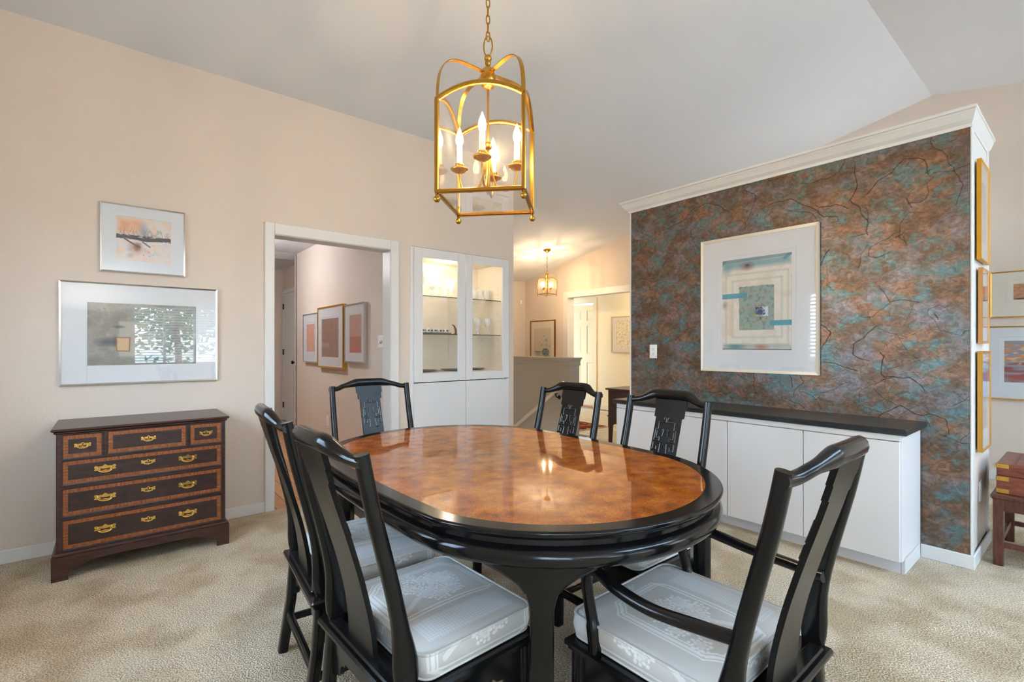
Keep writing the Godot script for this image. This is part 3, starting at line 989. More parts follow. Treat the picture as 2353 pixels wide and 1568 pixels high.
func pictures():
	# the small winter bank
	var p := Pic.new(220, 200, rgb(226, 214, 206))
	p.rect(0, 0, 0.5, 0.42, rgb(230, 160, 112), 0.9, 0.12)
	p.wash(0.012, 3, rgb(236, 200, 172), 0.45, 0.7, 0.8)
	p.wash(0.02, 9, rgb(198, 204, 212), 0.55, 0.75, 0.8, Rect2(0, 0.45, 1, 0.55))
	p.wash(0.03, 14, rgb(150, 170, 150), 0.5, 0.75, 0.7, Rect2(0.55, 0.2, 0.45, 0.22))
	p.blob(0.48, 0.3, 0.12, 0.25, rgb(120, 136, 160), 0.7)
	p.path([Vector2(0, 0.47), Vector2(0.15, 0.45), Vector2(0.35, 0.47), Vector2(0.55, 0.5), Vector2(0.75, 0.47), Vector2(1, 0.44)], 0.06, rgb(44, 28, 24), 0.95)
	p.path([Vector2(0.55, 0.47), Vector2(0.75, 0.45), Vector2(0.95, 0.42)], 0.05, rgb(52, 44, 52), 0.9)
	p.path([Vector2(0.15, 0.52), Vector2(0.4, 0.55), Vector2(0.7, 0.53)], 0.018, rgb(240, 240, 240), 0.9)
	p.path([Vector2(0.15, 0.5), Vector2(0.33, 0.62), Vector2(0.42, 0.66)], 0.03, rgb(48, 40, 44), 0.8)
	p.path([Vector2(0.47, 0.54), Vector2(0.6, 0.64)], 0.03, rgb(60, 80, 100), 0.8)
	p.wash(0.07, 31, rgb(40, 26, 24), 0.42, 0.55, 0.95, Rect2(0, 0.41, 1, 0.1), Vector2(0.6, 1.4))
	var r := RandomNumberGenerator.new()
	r.seed = 3
	for k in 34:
		var x := r.randf_range(0.04, 0.95)
		p.line(x, 0.46, x + r.randf_range(-0.09, 0.09), r.randf_range(0.22, 0.38), 0.005, rgb(70, 60, 60), r.randf_range(0.3, 0.8))
	p.blob(0.36, 0.68, 0.16, 0.18, rgb(170, 96, 46), 0.7)
	p.blob(0.38, 0.66, 0.08, 0.12, rgb(60, 36, 30), 0.7)
	p.blob(0.55, 0.74, 0.08, 0.07, rgb(234, 160, 110), 0.7)
	p.blob(0.26, 0.86, 0.08, 0.07, rgb(130, 160, 172), 0.6)
	p.wash(0.06, 22, rgb(60, 50, 52), 0.7, 0.8, 0.7, Rect2(0.2, 0.55, 0.5, 0.35))
	picture("small silver-framed watercolour of a dark bare riverbank on orange, upper one above the dresser", Vector3(0.1605, 1.861, -3.84), 0, 0.425, 0.418, 0.008, 0.024, M.silver, Rect2(0.176, 0.172, 0.645, 0.648), p.mat())
	# the large grey abstract
	p = Pic.new(300, 210, rgb(150, 146, 136))
	p.wash(0.012, 5, rgb(128, 126, 120), 0.4, 0.7, 0.8)
	p.wash(0.02, 6, rgb(172, 160, 142), 0.5, 0.75, 0.7)
	p.wash(0.1, 7, rgb(118, 112, 104), 0.55, 0.8, 0.5)
	p.rect(0.26, 0.28, 0.56, 0.86, rgb(178, 170, 156), 0.9, 0.02)
	p.rect(0.5, 0.42, 0.62, 0.82, rgb(182, 176, 164), 0.8, 0.03)
	p.rect(0, 0.84, 0.66, 1, rgb(120, 124, 118), 0.5, 0.06)
	p.blob(0.17, 0.62, 0.13, 0.09, rgb(52, 66, 82), 0.9)
	p.blob(0.27, 0.38, 0.07, 0.03, rgb(62, 78, 96), 0.9)
	p.blob(0.58, 0.88, 0.12, 0.09, rgb(92, 116, 118), 0.8)
	p.rect(0.24, 0.55, 0.365, 0.77, rgb(208, 172, 128), 1.0, 0.006)
	p.path([Vector2(0.24, 0.55), Vector2(0.365, 0.55), Vector2(0.36, 0.77), Vector2(0.25, 0.76), Vector2(0.24, 0.55)], 0.012, rgb(140, 92, 52), 0.8)
	p.blob(0.235, 0.61, 0.03, 0.1, rgb(30, 34, 42), 0.7)
	picture("large wide silver-framed grey abstract with a tan square, lower one above the dresser", Vector3(0.1605, 1.274, -3.84), 0, 0.788, 0.612, 0.009, 0.026, M.silver, Rect2(0.157, 0.197, 0.69, 0.617), p.mat())
	# the teal squares on the patina wall
	p = Pic.new(240, 330, rgb(226, 219, 206))
	p.wash(0.014, 4, rgb(214, 203, 186), 0.45, 0.7, 0.8)
	p.rect(0, 0, 1, 0.13, rgb(120, 162, 172), 0.9, 0.05)
	p.path([Vector2(0, 0.05), Vector2(0.03, 0.02), Vector2(0.97, 0.01), Vector2(0.9, 0.05)], 0.05, rgb(60, 112, 134), 0.5)
	p.blob(0.38, 0.09, 0.13, 0.06, rgb(112, 70, 78), 0.8)
	p.blob(0.38, 0.08, 0.04, 0.02, rgb(40, 30, 38), 0.9)
	p.blob(0.08, 0.1, 0.1, 0.1, rgb(96, 150, 166), 0.6)
	for q in [[0.06, 0.17, 0.94, 0.94], [0.16, 0.24, 0.86, 0.86]]:
		p.path([Vector2(q[0], q[1]), Vector2(q[2], q[1]), Vector2(q[2], q[3]), Vector2(q[0], q[3]), Vector2(q[0], q[1])], 0.03, rgb(186, 190, 180), 0.5)
	p.rect(0.1, 0.5, 0.17, 0.86, rgb(226, 194, 158), 0.6, 0.03)
	p.rect(0.26, 0.31, 0.76, 0.785, rgb(140, 164, 160), 1.0, 0.004)
	p.wash(0.03, 8, rgb(160, 156, 138), 0.4, 0.65, 0.9, Rect2(0.28, 0.35, 0.44, 0.4))
	p.wash(0.05, 9, rgb(104, 130, 128), 0.55, 0.7, 0.8, Rect2(0.26, 0.31, 0.5, 0.47))
	p.rect(0.26, 0.72, 0.43, 0.78, rgb(170, 170, 116), 0.7, 0.03)
	p.rect(0.42, 0.54, 0.62, 0.66, rgb(120, 150, 132), 0.8, 0.01)
	p.rect(0.51, 0.535, 0.68, 0.64, rgb(214, 226, 236), 0.9, 0.005)
	p.blob(0.56, 0.59, 0.08, 0.055, rgb(30, 52, 112), 0.95, 0.3)
	p.wash(0.08, 19, rgb(20, 28, 60), 0.55, 0.6, 0.9, Rect2(0.5, 0.54, 0.14, 0.09))
	p.blob(0.5, 0.63, 0.05, 0.025, rgb(206, 160, 60), 0.8)
	p.blob(0.57, 0.66, 0.025, 0.02, rgb(60, 52, 40), 0.8)
	p.rect(0.0, 0.375, 0.38, 0.435, rgb(62, 150, 174), 0.95, 0.003)
	p.rect(0.7, 0.685, 1.0, 0.745, rgb(62, 150, 174), 0.95, 0.003)
	p.rect(0, 0.92, 1, 1, rgb(120, 150, 156), 0.7, 0.06)
	p.blob(0.2, 0.965, 0.2, 0.04, rgb(40, 120, 136), 0.9)
	p.blob(0.58, 0.965, 0.14, 0.04, rgb(182, 106, 72), 0.9)
	p.path([Vector2(0, 0.99), Vector2(1, 0.992)], 0.015, rgb(50, 60, 72), 0.8)
	p.blob(0.04, 0.5, 0.05, 0.06, rgb(130, 100, 104), 0.6)
	p.wash(0.2, 30, rgb(90, 80, 80), 0.78, 0.86, 0.6)
	picture("large champagne-framed abstract of teal squares hung on the patina wall over the buffet", Vector3(3.558, 1.506, -1.571), -90, 0.814, 0.996, 0.02, 0.03, M.champagne, Rect2(0.205, 0.172, 0.594, 0.663), p.mat(), null, "", 0.03)
	# three in the hall
	p = Pic.new(90, 200, rgb(226, 132, 88))
	p.wash(0.05, 3, rgb(232, 160, 132), 0.45, 0.7, 0.9, Rect2(0, 0, 1, 1), Vector2(1, 0.4))
	p.wash(0.08, 5, rgb(170, 122, 128), 0.55, 0.75, 0.8)
	p.rect(0.4, 0, 0.6, 1, rgb(236, 124, 52), 0.7, 0.1)
	picture("narrow silver-framed print with an orange strip, farthest of three in the hall", Vector3(1.93, 1.297, -6.22), -90, 0.56, 0.6, 0.012, 0.04, M.silver, Rect2(0.22, 0.22, 0.56, 0.56), p.mat(), null, "", 0.03)
	p = Pic.new(120, 200, rgb(122, 66, 40))
	p.wash(0.03, 3, rgb(146, 84, 52), 0.4, 0.7, 0.9, Rect2(0, 0, 1, 1), Vector2(1, 0.5))
	p.rect(0.6, 0, 1, 1, rgb(132, 82, 66), 0.6, 0.05)
	p.rect(0, 0.62, 0.45, 0.74, rgb(170, 126, 110), 0.8, 0.01)
	picture("tall gold-framed russet print, middle and largest of three in the hall", Vector3(1.93, 1.297, -5.51), -90, 0.82, 0.7, 0.02, 0.045, M.gold_frame, Rect2(0.16, 0.2, 0.66, 0.62), p.mat(), null, "", 0.02)
	p = Pic.new(110, 240, rgb(190, 134, 116))
	p.wash(0.08, 4, rgb(206, 158, 140), 0.5, 0.7, 0.9)
	p.rect(0, 0.56, 1, 1, rgb(186, 76, 46), 0.9, 0.03)
	p.rect(0, 0.86, 1, 1, rgb(196, 60, 26), 0.8, 0.04)
	p.wash(0.1, 6, rgb(110, 44, 36), 0.65, 0.8, 0.7, Rect2(0.1, 0.5, 0.8, 0.4))
	picture("silver-framed print of coral over deep red, nearest the light switch in the hall", Vector3(1.93, 1.327, -4.80), -90, 0.51, 0.6, 0.015, 0.045, M.silver, Rect2(0.24, 0.19, 0.6, 0.64), p.mat(), null, "", 0.02)
	# three on the end of the partition
	p = Pic.new(60, 120, rgb(206, 190, 180))
	p.wash(0.05, 3, rgb(190, 160, 146), 0.4, 0.7, 0.8)
	picture("deep gold-framed print at the top of the partition's narrow white end", Vector3(3.8375, 1.953, -0.44), 0, 0.325, 0.554, 0.012, 0.022, M.gold_deep, Rect2(0.25, 0.2, 0.5, 0.6), p.mat(), M.mat_cream)
	p = Pic.new(60, 120, rgb(196, 196, 204))
	p.rect(0, 0.0, 1, 0.4, rgb(190, 128, 104), 0.9, 0.05)
	p.rect(0, 0.7, 1, 1, rgb(186, 150, 132), 0.8, 0.05)
	picture("tan-framed print hung second from the top on the partition's end", Vector3(3.845, 1.424, -0.44), 0, 0.244, 0.424, 0.01, 0.022, M.gold_tan, Rect2(0.16, 0.22, 0.68, 0.56), p.mat())
	p = Pic.new(60, 160, rgb(150, 170, 190))
	p.rect(0, 0.6, 1, 1, rgb(190, 96, 70), 0.8, 0.1)
	p.wash(0.05, 5, rgb(90, 96, 130), 0.5, 0.7, 0.7)
	picture("pale gold-framed print hung lowest on the partition's end, above the outlet", Vector3(3.86, 0.89, -0.44), 0, 0.32, 0.56, 0.012, 0.024, M.gold_frame, Rect2(0.15, 0.2, 0.7, 0.6), p.mat())
	# two on the far wall at the right
	p = Pic.new(200, 90, rgb(196, 134, 84))
	p.wash(0.05, 3, rgb(150, 100, 72), 0.45, 0.7, 0.8)
	p.rect(0.2, 0.1, 0.7, 0.5, rgb(222, 110, 40), 0.9, 0.05)
	p.path([Vector2(0.25, 0.8), Vector2(0.26, 0.35), Vector2(0.3, 0.2)], 0.02, rgb(40, 26, 22), 0.9)
	p.path([Vector2(0.4, 0.85), Vector2(0.42, 0.3)], 0.02, rgb(40, 26, 22), 0.9)
	p.rect(0, 0.85, 1, 1, rgb(60, 40, 34), 0.9, 0.05)
	picture("thin gold-framed print with a small orange scene, upper one on the far right wall", Vector3(6.1, 1.652, -0.2), -90, 0.87, 0.405, 0.01, 0.025, M.gold_frame, Rect2(0.165, 0.285, 0.67, 0.34), p.mat(), M.mat_cream, "", 0.035)
	p = Pic.new(260, 170, rgb(140, 136, 150))
	p.wash(0.03, 3, rgb(222, 132, 52), 0.45, 0.62, 0.95, Rect2(0, 0.05, 1, 0.45), Vector2(0.5, 1.6))
	p.wash(0.03, 9, rgb(150, 44, 40), 0.45, 0.6, 0.95, Rect2(0, 0.5, 1, 0.5), Vector2(0.5, 1.6))
	p.wash(0.05, 12, rgb(226, 186, 140), 0.55, 0.66, 0.9, Rect2(0, 0.1, 1, 0.5), Vector2(0.6, 1.5))
	p.rect(0, 0.78, 1, 0.97, rgb(164, 40, 26), 0.7, 0.05)
	picture("wide gold-framed red and grey sunset abstract, lower one on the far right wall", Vector3(6.1, 1.05, -0.1), -90, 1.1, 0.645, 0.01, 0.025, M.gold_frame, Rect2(0.093, 0.2, 0.8, 0.565), p.mat(), null, "", 0.035)
	# the vase print and the cast paper relief
	p = Pic.new(100, 190, rgb(216, 202, 182))
	p.rect(0.02, 0.02, 0.98, 0.98, rgb(206, 192, 174), 0.8)
	p.rect(0.1, 0.76, 0.9, 0.98, rgb(146, 122, 112), 0.9)
	p.rect(0.55, 0.76, 0.9, 0.98, rgb(108, 84, 80), 0.6)
	p.blob(0.66, 0.66, 0.22, 0.12, rgb(60, 98, 100), 0.95, 0.8)
	p.wash(0.1, 3, rgb(150, 170, 160), 0.5, 0.6, 0.9, Rect2(0.46, 0.6, 0.4, 0.2))
	p.blob(0.24, 0.67, 0.18, 0.07, rgb(150, 146, 130), 0.9, 0.7)
	p.rect(0.06, 0.58, 0.42, 0.64, rgb(214, 200, 180), 1.0)
	p.line(0.06, 0.64, 0.42, 0.64, 0.03, rgb(70, 84, 76))
	for q in [[0.7, 0.33, 0.12, 0.06], [0.45, 0.46, 0.07, 0.05], [0.72, 0.46, 0.07, 0.05], [0.86, 0.5, 0.06, 0.04], [0.32, 0.38, 0.05, 0.03], [0.6, 0.22, 0.06, 0.03]]:
		p.blob(q[0], q[1], q[2], q[3], rgb(140, 176, 150), 0.9, 0.4)
	picture("thin-framed print of a teal vase and bowl beyond the half wall", Vector3(6.1, 1.2, -6.502), -90, 0.65, 0.93, 0.02, 0.03, M.brass_dark, Rect2(0.14, 0.15, 0.72, 0.72), p.mat(), M.mat_cream, "", 0.0)
	p = Pic.new(120, 160, rgb(232, 214, 176))
	p.wash(0.05, 3, rgb(206, 180, 132), 0.5, 0.62, 0.9, Rect2(0, 0, 1, 1), Vector2(1, 1))
	p.wash(0.09, 8, rgb(244, 232, 202), 0.5, 0.62, 0.9)
	picture("pale gold-framed cream paper relief on the entry wall beside the panelled door", Vector3(7.12, 1.407, -5.36), -90, 0.74, 0.655, 0.02, 0.035, M.pale_gold, Rect2(0.14, 0.12, 0.72, 0.76), p.mat(), M.mat_cream)

# ---------------------------------------------------------------- the table
const RIM := 0.587
const STRAIGHT := 0.3

# points round the oval: half circles joined by short straight sides, pushed in by d from the rim
func oval(d: float, y: float, n := 96) -> Array:
	var a := []
	var rx := RIM - d
	var rz := 0.562 - d
	for i in n:
		var t := TAU * i / n
		var z := sin(t) * rz
		a.append(Vector3(cos(t) * rx, y, z + STRAIGHT * clampf(sin(t) * 4.0, -1, 1)))
	return a

func dining_table():
	var o := thing("dining_table", "oval burl-topped dining table with a glossy black rim and curved black legs", "table", Vector3(1.215, 0, -1.556))
	var s := Sh.new()
	# rim: a closed profile carried round the oval
	var R := []
	for q in [[0.052, 0.7475], [0.052, 0.75], [0.006, 0.75], [0.001, 0.748], [-0.001, 0.743], [0.002, 0.735], [0.009, 0.73], [0.012, 0.726], [0.03, 0.7245], [0.05, 0.7245], [0.25, 0.7245], [0.25, 0.735]]:
		R.append(oval(q[0], q[1]))
	var Q := []
	for i in 96:
		var ring := []
		for r in R: ring.append(r[i])
		Q.append(ring)
	var g := 900000
	for i in 96:
		var k := (i + 1) % 96
		for j in 12:
			var l := (j + 1) % 12
			s.quad(Q[i][j], Q[i][l], Q[k][l], Q[k][j], g + (0 if j >= 2 and j < 7 else j + 1))
	s.done()
	part("rim", s, M.black_lacquer, o)
	# two burl leaves meeting at a seam
	for side in [-1, 1]:
		s = Sh.new()
		var top := oval(0.0525, 0.7497)
		var seam := 0.025
		var pts := PackedVector2Array()
		for v in top: pts.append(Vector2(v.x, v.z))
		var half := PackedVector2Array([Vector2(-2, seam + side * 0.0004), Vector2(2, seam + side * 0.0004), Vector2(2, seam + side * 2.0), Vector2(-2, seam + side * 2.0)])
		var cut := Geometry2D.intersect_polygons(pts, half)
		s.prism(cut[0], 0.012, Transform3D(Basis(Vector3(1, 0, 0), Vector3(0, 0, 1), Vector3(0, -1, 0)), Vector3(0, 0.7437, 0)))
		part("burl_leaf", s, M.burl, o)
	# apron: recess and a rolled lower moulding
	s = Sh.new()
	R = []
	for q in [[0.03, 0.7245], [0.027, 0.7065], [0.024, 0.7045], [0.011, 0.699], [0.003, 0.690], [0.0, 0.678], [0.003, 0.666], [0.012, 0.656], [0.026, 0.650], [0.038, 0.649], [0.046, 0.643], [0.06, 0.643], [0.06, 0.7245]]:
		R.append(oval(q[0], q[1]))
	for i in 96:
		var k := (i + 1) % 96
		for j in 13:
			var l := (j + 1) % 13
			s.quad(R[j][i], R[l][i], R[l][k], R[j][k], g + 50 + (0 if j >= 2 and j < 10 else j + 1))
	s.done()
	part("apron", s, M.black_lacquer, o)
	s = Sh.new()
	var lo := oval(0.062, 0.712)
	var pp := PackedVector2Array()
	for v in lo: pp.append(Vector2(v.x, v.z))
	s.prism(pp, 0.01, Transform3D(Basis(Vector3(1, 0, 0), Vector3(0, 0, 1), Vector3(0, -1, 0)), Vector3(0, 0.708, 0)))
	part("top_board", s, M.black_satin, o)
	# legs grown out of the apron with curved shoulders
	for q in [45.0, 135.0, 225.0, 315.0]:
		s = Sh.new()
		var rows := []
		for y in [0.0, 0.02, 0.2, 0.4, 0.5, 0.55, 0.585, 0.61, 0.628, 0.64, 0.648, 0.655, 0.664, 0.676]:
			var hw: float = 0.031 - 0.003 * (1.0 - y / 0.55) if y < 0.55 else 0.031 + 0.125 * pow((y - 0.55) / 0.105, 2.4)
			if y > 0.655: hw = 0.156 + 0.06 * (y - 0.655) / 0.02
			var dep := 0.058 if y < 0.6 else lerpf(0.058, 0.045, (y - 0.6) / 0.08)
			var off := 0.014 + 0.008 * clampf((0.655 - y) / 0.1, 0, 1)
			if y > 0.655: off = 0.01
			var row := []
			var n := 10
			for e in 2:
				for i in n + 1:
					var u := -1.0 + 2.0 * i / n
					if e: u = -u
					var t: float = deg_to_rad(q) + u * hw / 0.56
					var d := off + (dep if e else 0.0)
					if absf(u) > 0.98: d += 0.004 if not e else -0.004
					var rz := 0.562 - d
					row.append(Vector3(cos(t) * (RIM - d), y, sin(t) * rz + STRAIGHT * clampf(sin(t) * 4.0, -1, 1)))
			rows.append(row)
		s.skin(rows)
		part("leg", s, M.black_gloss, o)

# ---------------------------------------------------------------- chairs: +x is the way they face
func back_u(y: float) -> float:
	var k := [Vector2(0.385, 0.046), Vector2(0.47, 0.04), Vector2(0.58, 0.022), Vector2(0.70, -0.006), Vector2(0.82, -0.036), Vector2(0.90, -0.053), Vector2(0.96, -0.064)]
	for i in k.size() - 1:
		if y <= k[i + 1].x or i == k.size() - 2:
			var t: float = (y - k[i].x) / (k[i + 1].x - k[i].x)
			var m0: float = (k[i + 1].y - k[maxi(i - 1, 0)].y) / (k[i + 1].x - k[maxi(i - 1, 0)].x) * (k[i + 1].x - k[i].x)
			var i2 := mini(i + 2, k.size() - 1)
			var m1: float = (k[i2].y - k[i].y) / (k[i2].x - k[i].x) * (k[i + 1].x - k[i].x)
			return k[i].y * (2 * t * t * t - 3 * t * t + 1) + m0 * (t * t * t - 2 * t * t + t) + k[i + 1].y * (-2 * t * t * t + 3 * t * t) + m1 * (t * t * t - t * t)
	return 0.0

func splat_at(y: float, v: float, lift := 0.0) -> Vector3:
	var q := clampf((y - 0.385) / 0.58, 0, 1)
	return Vector3(back_u(y) - 0.012 - 0.030 * q * q + lift, y, v)

func dining_chair(called: String, label: String, wt: float, wp: float, dp: float, arms: bool, group: String) -> Node3D:
	var o := thing(called, label, "chair", Vector3.ZERO, 0, group)
	var L: Material = M.black_gloss
	var s := Sh.new()
	# seat platform with a moulded edge
	s.bb(Vector3(0, 0.366, -wp), Vector3(dp, 0.385, wp), 0.006)
	s.bb(Vector3(0.008, 0.355, -wp + 0.008), Vector3(dp - 0.008, 0.368, wp - 0.008), 0.004)
	part("seat_frame", s, L, o)
	s = Sh.new()
	var lx0 := 0.036
	var lx1 := dp - 0.034
	var lz := wp - 0.036
	s.bb(Vector3(lx0, 0.3, -lz - 0.008), Vector3(lx1, 0.356, -lz + 0.008)); s.bb(Vector3(lx0, 0.3, lz - 0.008), Vector3(lx1, 0.356, lz + 0.008))
	s.bb(Vector3(lx0 - 0.008, 0.3, -lz), Vector3(lx0 + 0.008, 0.356, lz)); s.bb(Vector3(lx1 - 0.008, 0.3, -lz), Vector3(lx1 + 0.008, 0.356, lz))
	part("apron", s, L, o)
	for sg in [-1, 1]:
		s = Sh.new()
		s.sweep([Vector3(lx1, 0.358, sg * lz), Vector3(lx1 + 0.002, 0.0, sg * (lz + 0.004))], Sh.rrect(0.04, 0.04, 0.01, 2), Vector3(1, 0, 0))
		part("leg", s, L, o)
		s = Sh.new()
		s.sweep([Vector3(lx0, 0.358, sg * lz), Vector3(lx0 - 0.012, 0.2, sg * (lz + 0.001)), Vector3(lx0 - 0.042, 0.0, sg * (lz + 0.006))], Sh.rrect(0.042, 0.036, 0.01, 2), Vector3(1, 0, 0))
		part("leg", s, L, o)
		# side and end stretchers
		s = Sh.new()
		s.sweep([Vector3(lx0 - 0.018, 0.125, sg * lz), Vector3(lx1, 0.125, sg * lz)], Sh.rrect(0.02, 0.026, 0.006, 2), Vector3.UP)
		part("stretcher", s, L, o)
		# back post: broad foot, then a slim rounded shaft leaning back
		var path := []
		var sc := []
		for i in 17:
			var y := 0.385 + (0.958 - 0.385) * i / 16.0
			var q := (y - 0.385) / 0.57
			path.append(Vector3(back_u(y), y, sg * (wt - 0.016 + 0.006 * (1 - q))))
			sc.append(Vector2(1.0 + 0.75 * exp(-pow((y - 0.44) / 0.07, 2.0)) + 0.15 * (1 - q), 1.0 + 0.12 * (1 - q)))
		s = Sh.new()
		s.sweep(path, Sh.rrect(0.034, 0.03, 0.012, 4), Vector3(0, 0, 1), false, false, sc)
		part("back_post", s, L, o)
		# corner brackets under the seat rails
		for e in [0, 1]:
			var poly := PackedVector2Array([Vector2(0, 0), Vector2(0.085, 0), Vector2(0.085, -0.012), Vector2(0.06, -0.016), Vector2(0.052, -0.028), Vector2(0.05, -0.046), Vector2(0.042, -0.056), Vector2(0.03, -0.058), Vector2(0.014, -0.07), Vector2(0, -0.072)])
			s = Sh.new()
			s.prism(poly, 0.014, T(Vector3(lx1 - 0.018 if e else lx0 + 0.012, 0.3, sg * lz), 180 if e else 0))
			part("bracket", s, L, o)
			s = Sh.new()
			s.prism(poly, 0.014, T(Vector3(lx1 if e else lx0, 0.3, sg * (lz - 0.018)), 90 * sg))
			part("bracket", s, L, o)
	for x in [lx0 - 0.02, lx1]:
		s = Sh.new()
		s.sweep([Vector3(x, 0.145, -lz), Vector3(x, 0.145, lz)], Sh.rrect(0.022, 0.03, 0.006, 2), Vector3.UP)
		s.tube([Vector3(x - 0.011, 0.145, -lz + 0.02), Vector3(x - 0.011, 0.145, lz - 0.02)], 0.004, 6)
		part("stretcher", s, L, o)
	# crest rail: dips to the posts, rises and bows back to a flat middle
	s = Sh.new()
	var half := [Vector3(-0.064, 0.9405, wt - 0.002), Vector3(-0.066, 0.940, wt - 0.02), Vector3(-0.074, 0.943, wt - 0.055), Vector3(-0.087, 0.955, wt - 0.09), Vector3(-0.098, 0.967, 0.100), Vector3(-0.102, 0.9715, 0.078), Vector3(-0.104, 0.972, 0.03)]
	var pts := half.duplicate()
	for i in half.size(): pts.append(Vector3(half[-1 - i].x, half[-1 - i].y, -half[-1 - i].z))
	var cp := spline(pts, 4)
	var sc2 := []
	for p in cp:
		var q := smoothstep(0.16, 0.085, absf(p.z))
		sc2.append(Vector2(1.0 + 0.32 * q, 1.0 + 0.6 * q))
	s.sweep(cp, Sh.ngon(0.0148, 12), Vector3.UP, false, false, sc2)
	part("crest_rail", s, L, o)
	# splat: a board following the curve of the posts, wider ears at its head
	s = Sh.new()
	var ys := []
	for i in 15: ys.append(0.389 + (0.868 - 0.389) * i / 14.0)
	for y in [0.870, 0.880, 0.892, 0.905, 0.907, 0.92, 0.94, 0.962]: ys.append(y)
	var rows := []
	for y in ys:
		var hw := 0.064 + 0.01 * smoothstep(0.6, 0.4, y)
		if y > 0.869: hw = 0.074
		if y > 0.906: hw = 0.081
		rows.append([splat_at(y, -hw, 0.007), splat_at(y, hw, 0.007), splat_at(y, hw, -0.007), splat_at(y, -hw, -0.007)])
	for i in rows.size() - 1:
		for j in 4:
			var k := (j + 1) % 4
			s.quad(rows[i][j], rows[i][k], rows[i + 1][k], rows[i + 1][j], 700000 + j)
	s.quad(rows[0][0], rows[0][3], rows[0][2], rows[0][1]); s.quad(rows[-1][0], rows[-1][1], rows[-1][2], rows[-1][3])
	s.done()
	var sp := part("splat", s, M.black_satin, o)
	# fretwork carved in relief on the face of the splat, mirrored about the middle
	s = Sh.new()
	var fret := [[[52, 34], [42, 10], [22, 8], [10, 32], [14, 75], [130, 72], [130, 180], [163, 182], [172, 342], [84, 342], [80, 300]], [[54, 196], [44, 178], [30, 186], [32, 215], [46, 284], [98, 288], [104, 312], [138, 308], [138, 212]], [[44, 378], [168, 376], [174, 470], [114, 468], [110, 424], [136, 420]], [[52, 384], [60, 530], [82, 548], [104, 540]]]
	for sg in [-1, 1]:
		for line in fret:
			var cp2 := []
			for q in line:
				cp2.append(splat_at(0.872 - q[1] * 0.00031, sg * q[0] * 0.000315, 0.0075))
			for i in cp2.size() - 1:
				var a: Vector3 = cp2[i]; var b: Vector3 = cp2[i + 1]
				var ext := (b - a).normalized() * 0.0015
				s.sweep([a - ext, b + ext], [Vector2(-0.0038, -0.002), Vector2(0.0038, -0.002), Vector2(0.0034, 0.0012), Vector2(0.002, 0.0032), Vector2(0, 0.0039), Vector2(-0.002, 0.0032), Vector2(-0.0034, 0.0012)], Vector3(1, 0.15, 0.02))
	part("carving", s, M.carved_lacquer, sp)
	s = Sh.new()
	s.bb(Vector3(0.012, 0.385, -wt + 0.03), Vector3(0.05, 0.397, wt - 0.03), 0.004)
	part("back_rail", s, L, o)
	# loose box cushion
	var cu0 := 0.08
	var cu1 := dp - 0.006
	var cw := wp - 0.024
	var ring := func(inset: float, y: float, crown := 0.0) -> Array:
		var a := []
		var rr := 0.034
		for v in Sh.rrect(cu1 - cu0 - 2 * inset, 2 * (cw - inset), maxf(rr - inset * 0.5, 0.015), 6):
			a.append(Vector3((cu0 + cu1) / 2 + v.x, y, v.y))
		return a
	s = Sh.new()
	s.skin([ring.call(0.02, 0.386), ring.call(0.006, 0.388), ring.call(0.0, 0.398), ring.call(-0.005, 0.42), ring.call(-0.002, 0.446), ring.call(0.003, 0.453), ring.call(0.02, 0.4575), ring.call(0.07, 0.465), ring.call(0.11, 0.468), ring.call(0.15, 0.4695)])
	var cush := part("cushion", s, M.damask, o)
	s = Sh.new()
	s.tube(ring.call(0.0, 0.452), 0.0045, 6, true)
	s.tube(ring.call(0.004, 0.391), 0.004, 6, true)
	part("piping", s, M.damask, cush)
	if arms:
		for sg in [-1, 1]:
			s = Sh.new()
			var k := [Vector3(0.012, 0.585, 0.222), Vector3(0.10, 0.583, 0.243), Vector3(0.22, 0.581, 0.262), Vector3(0.32, 0.592, 0.262), Vector3(0.385, 0.604, 0.25), Vector3(0.425, 0.596, 0.24), Vector3(0.44, 0.565, 0.236), Vector3(0.434, 0.52, 0.236), Vector3(0.418, 0.46, 0.238), Vector3(0.408, 0.41, 0.24), Vector3(0.406, 0.384, 0.24)]
			for i in k.size(): k[i] = Vector3(k[i].x * dp / 0.505, k[i].y, sg * (k[i].z + wp - 0.262))
			var ap := spline(k, 5)
			var asc := []
			for p in ap: asc.append(Vector2.ONE * (1.2 if p.y < 0.45 else 1.0))
			var ups := []
			for i in ap.size():
				ups.append(Vector3(0, 0, 1))
			s.sweep(ap, Sh.ngon(0.0155, 12, 0.0165), Vector3(0, 0, 1), false, false, asc, ups)
			part("arm", s, L, o)
	return o

func chairs():
	var g := "black side chairs along the table"
	var a := dining_chair("dining_chair", "black side chair nearest the camera on the dresser side, back to us", 0.217, 0.248, 0.45, false, g)
	a.position = Vector3(0.485, 0, -1.25)
	a.rotation.y = deg_to_rad(2.2)
	copy(a, "black side chair behind the nearest one, on the dresser side by the doorway", Vector3(0.508, 0, -1.832), deg_to_rad(-4.8))
	copy(a, "black carved-back side chair on the buffet side, in front of the white buffet doors", Vector3(1.9, 0, -1.268), deg_to_rad(-181))
	copy(a, "black carved-back side chair on the buffet side, in front of the half wall", Vector3(1.9, 0, -1.875), deg_to_rad(-177.6))
	var f := dining_chair("dining_armchair", "black armchair with curved arms at the near right end of the table", 0.254, 0.262, 0.505, true, "black armchairs at the table ends")
	f.position = Vector3(1.24, 0, -0.455)
	f.rotation.y = deg_to_rad(90.6)
	copy(f, "black armchair with a carved back at the far end, before the doorway", Vector3(1.245, 0, -2.83), deg_to_rad(-91.5))

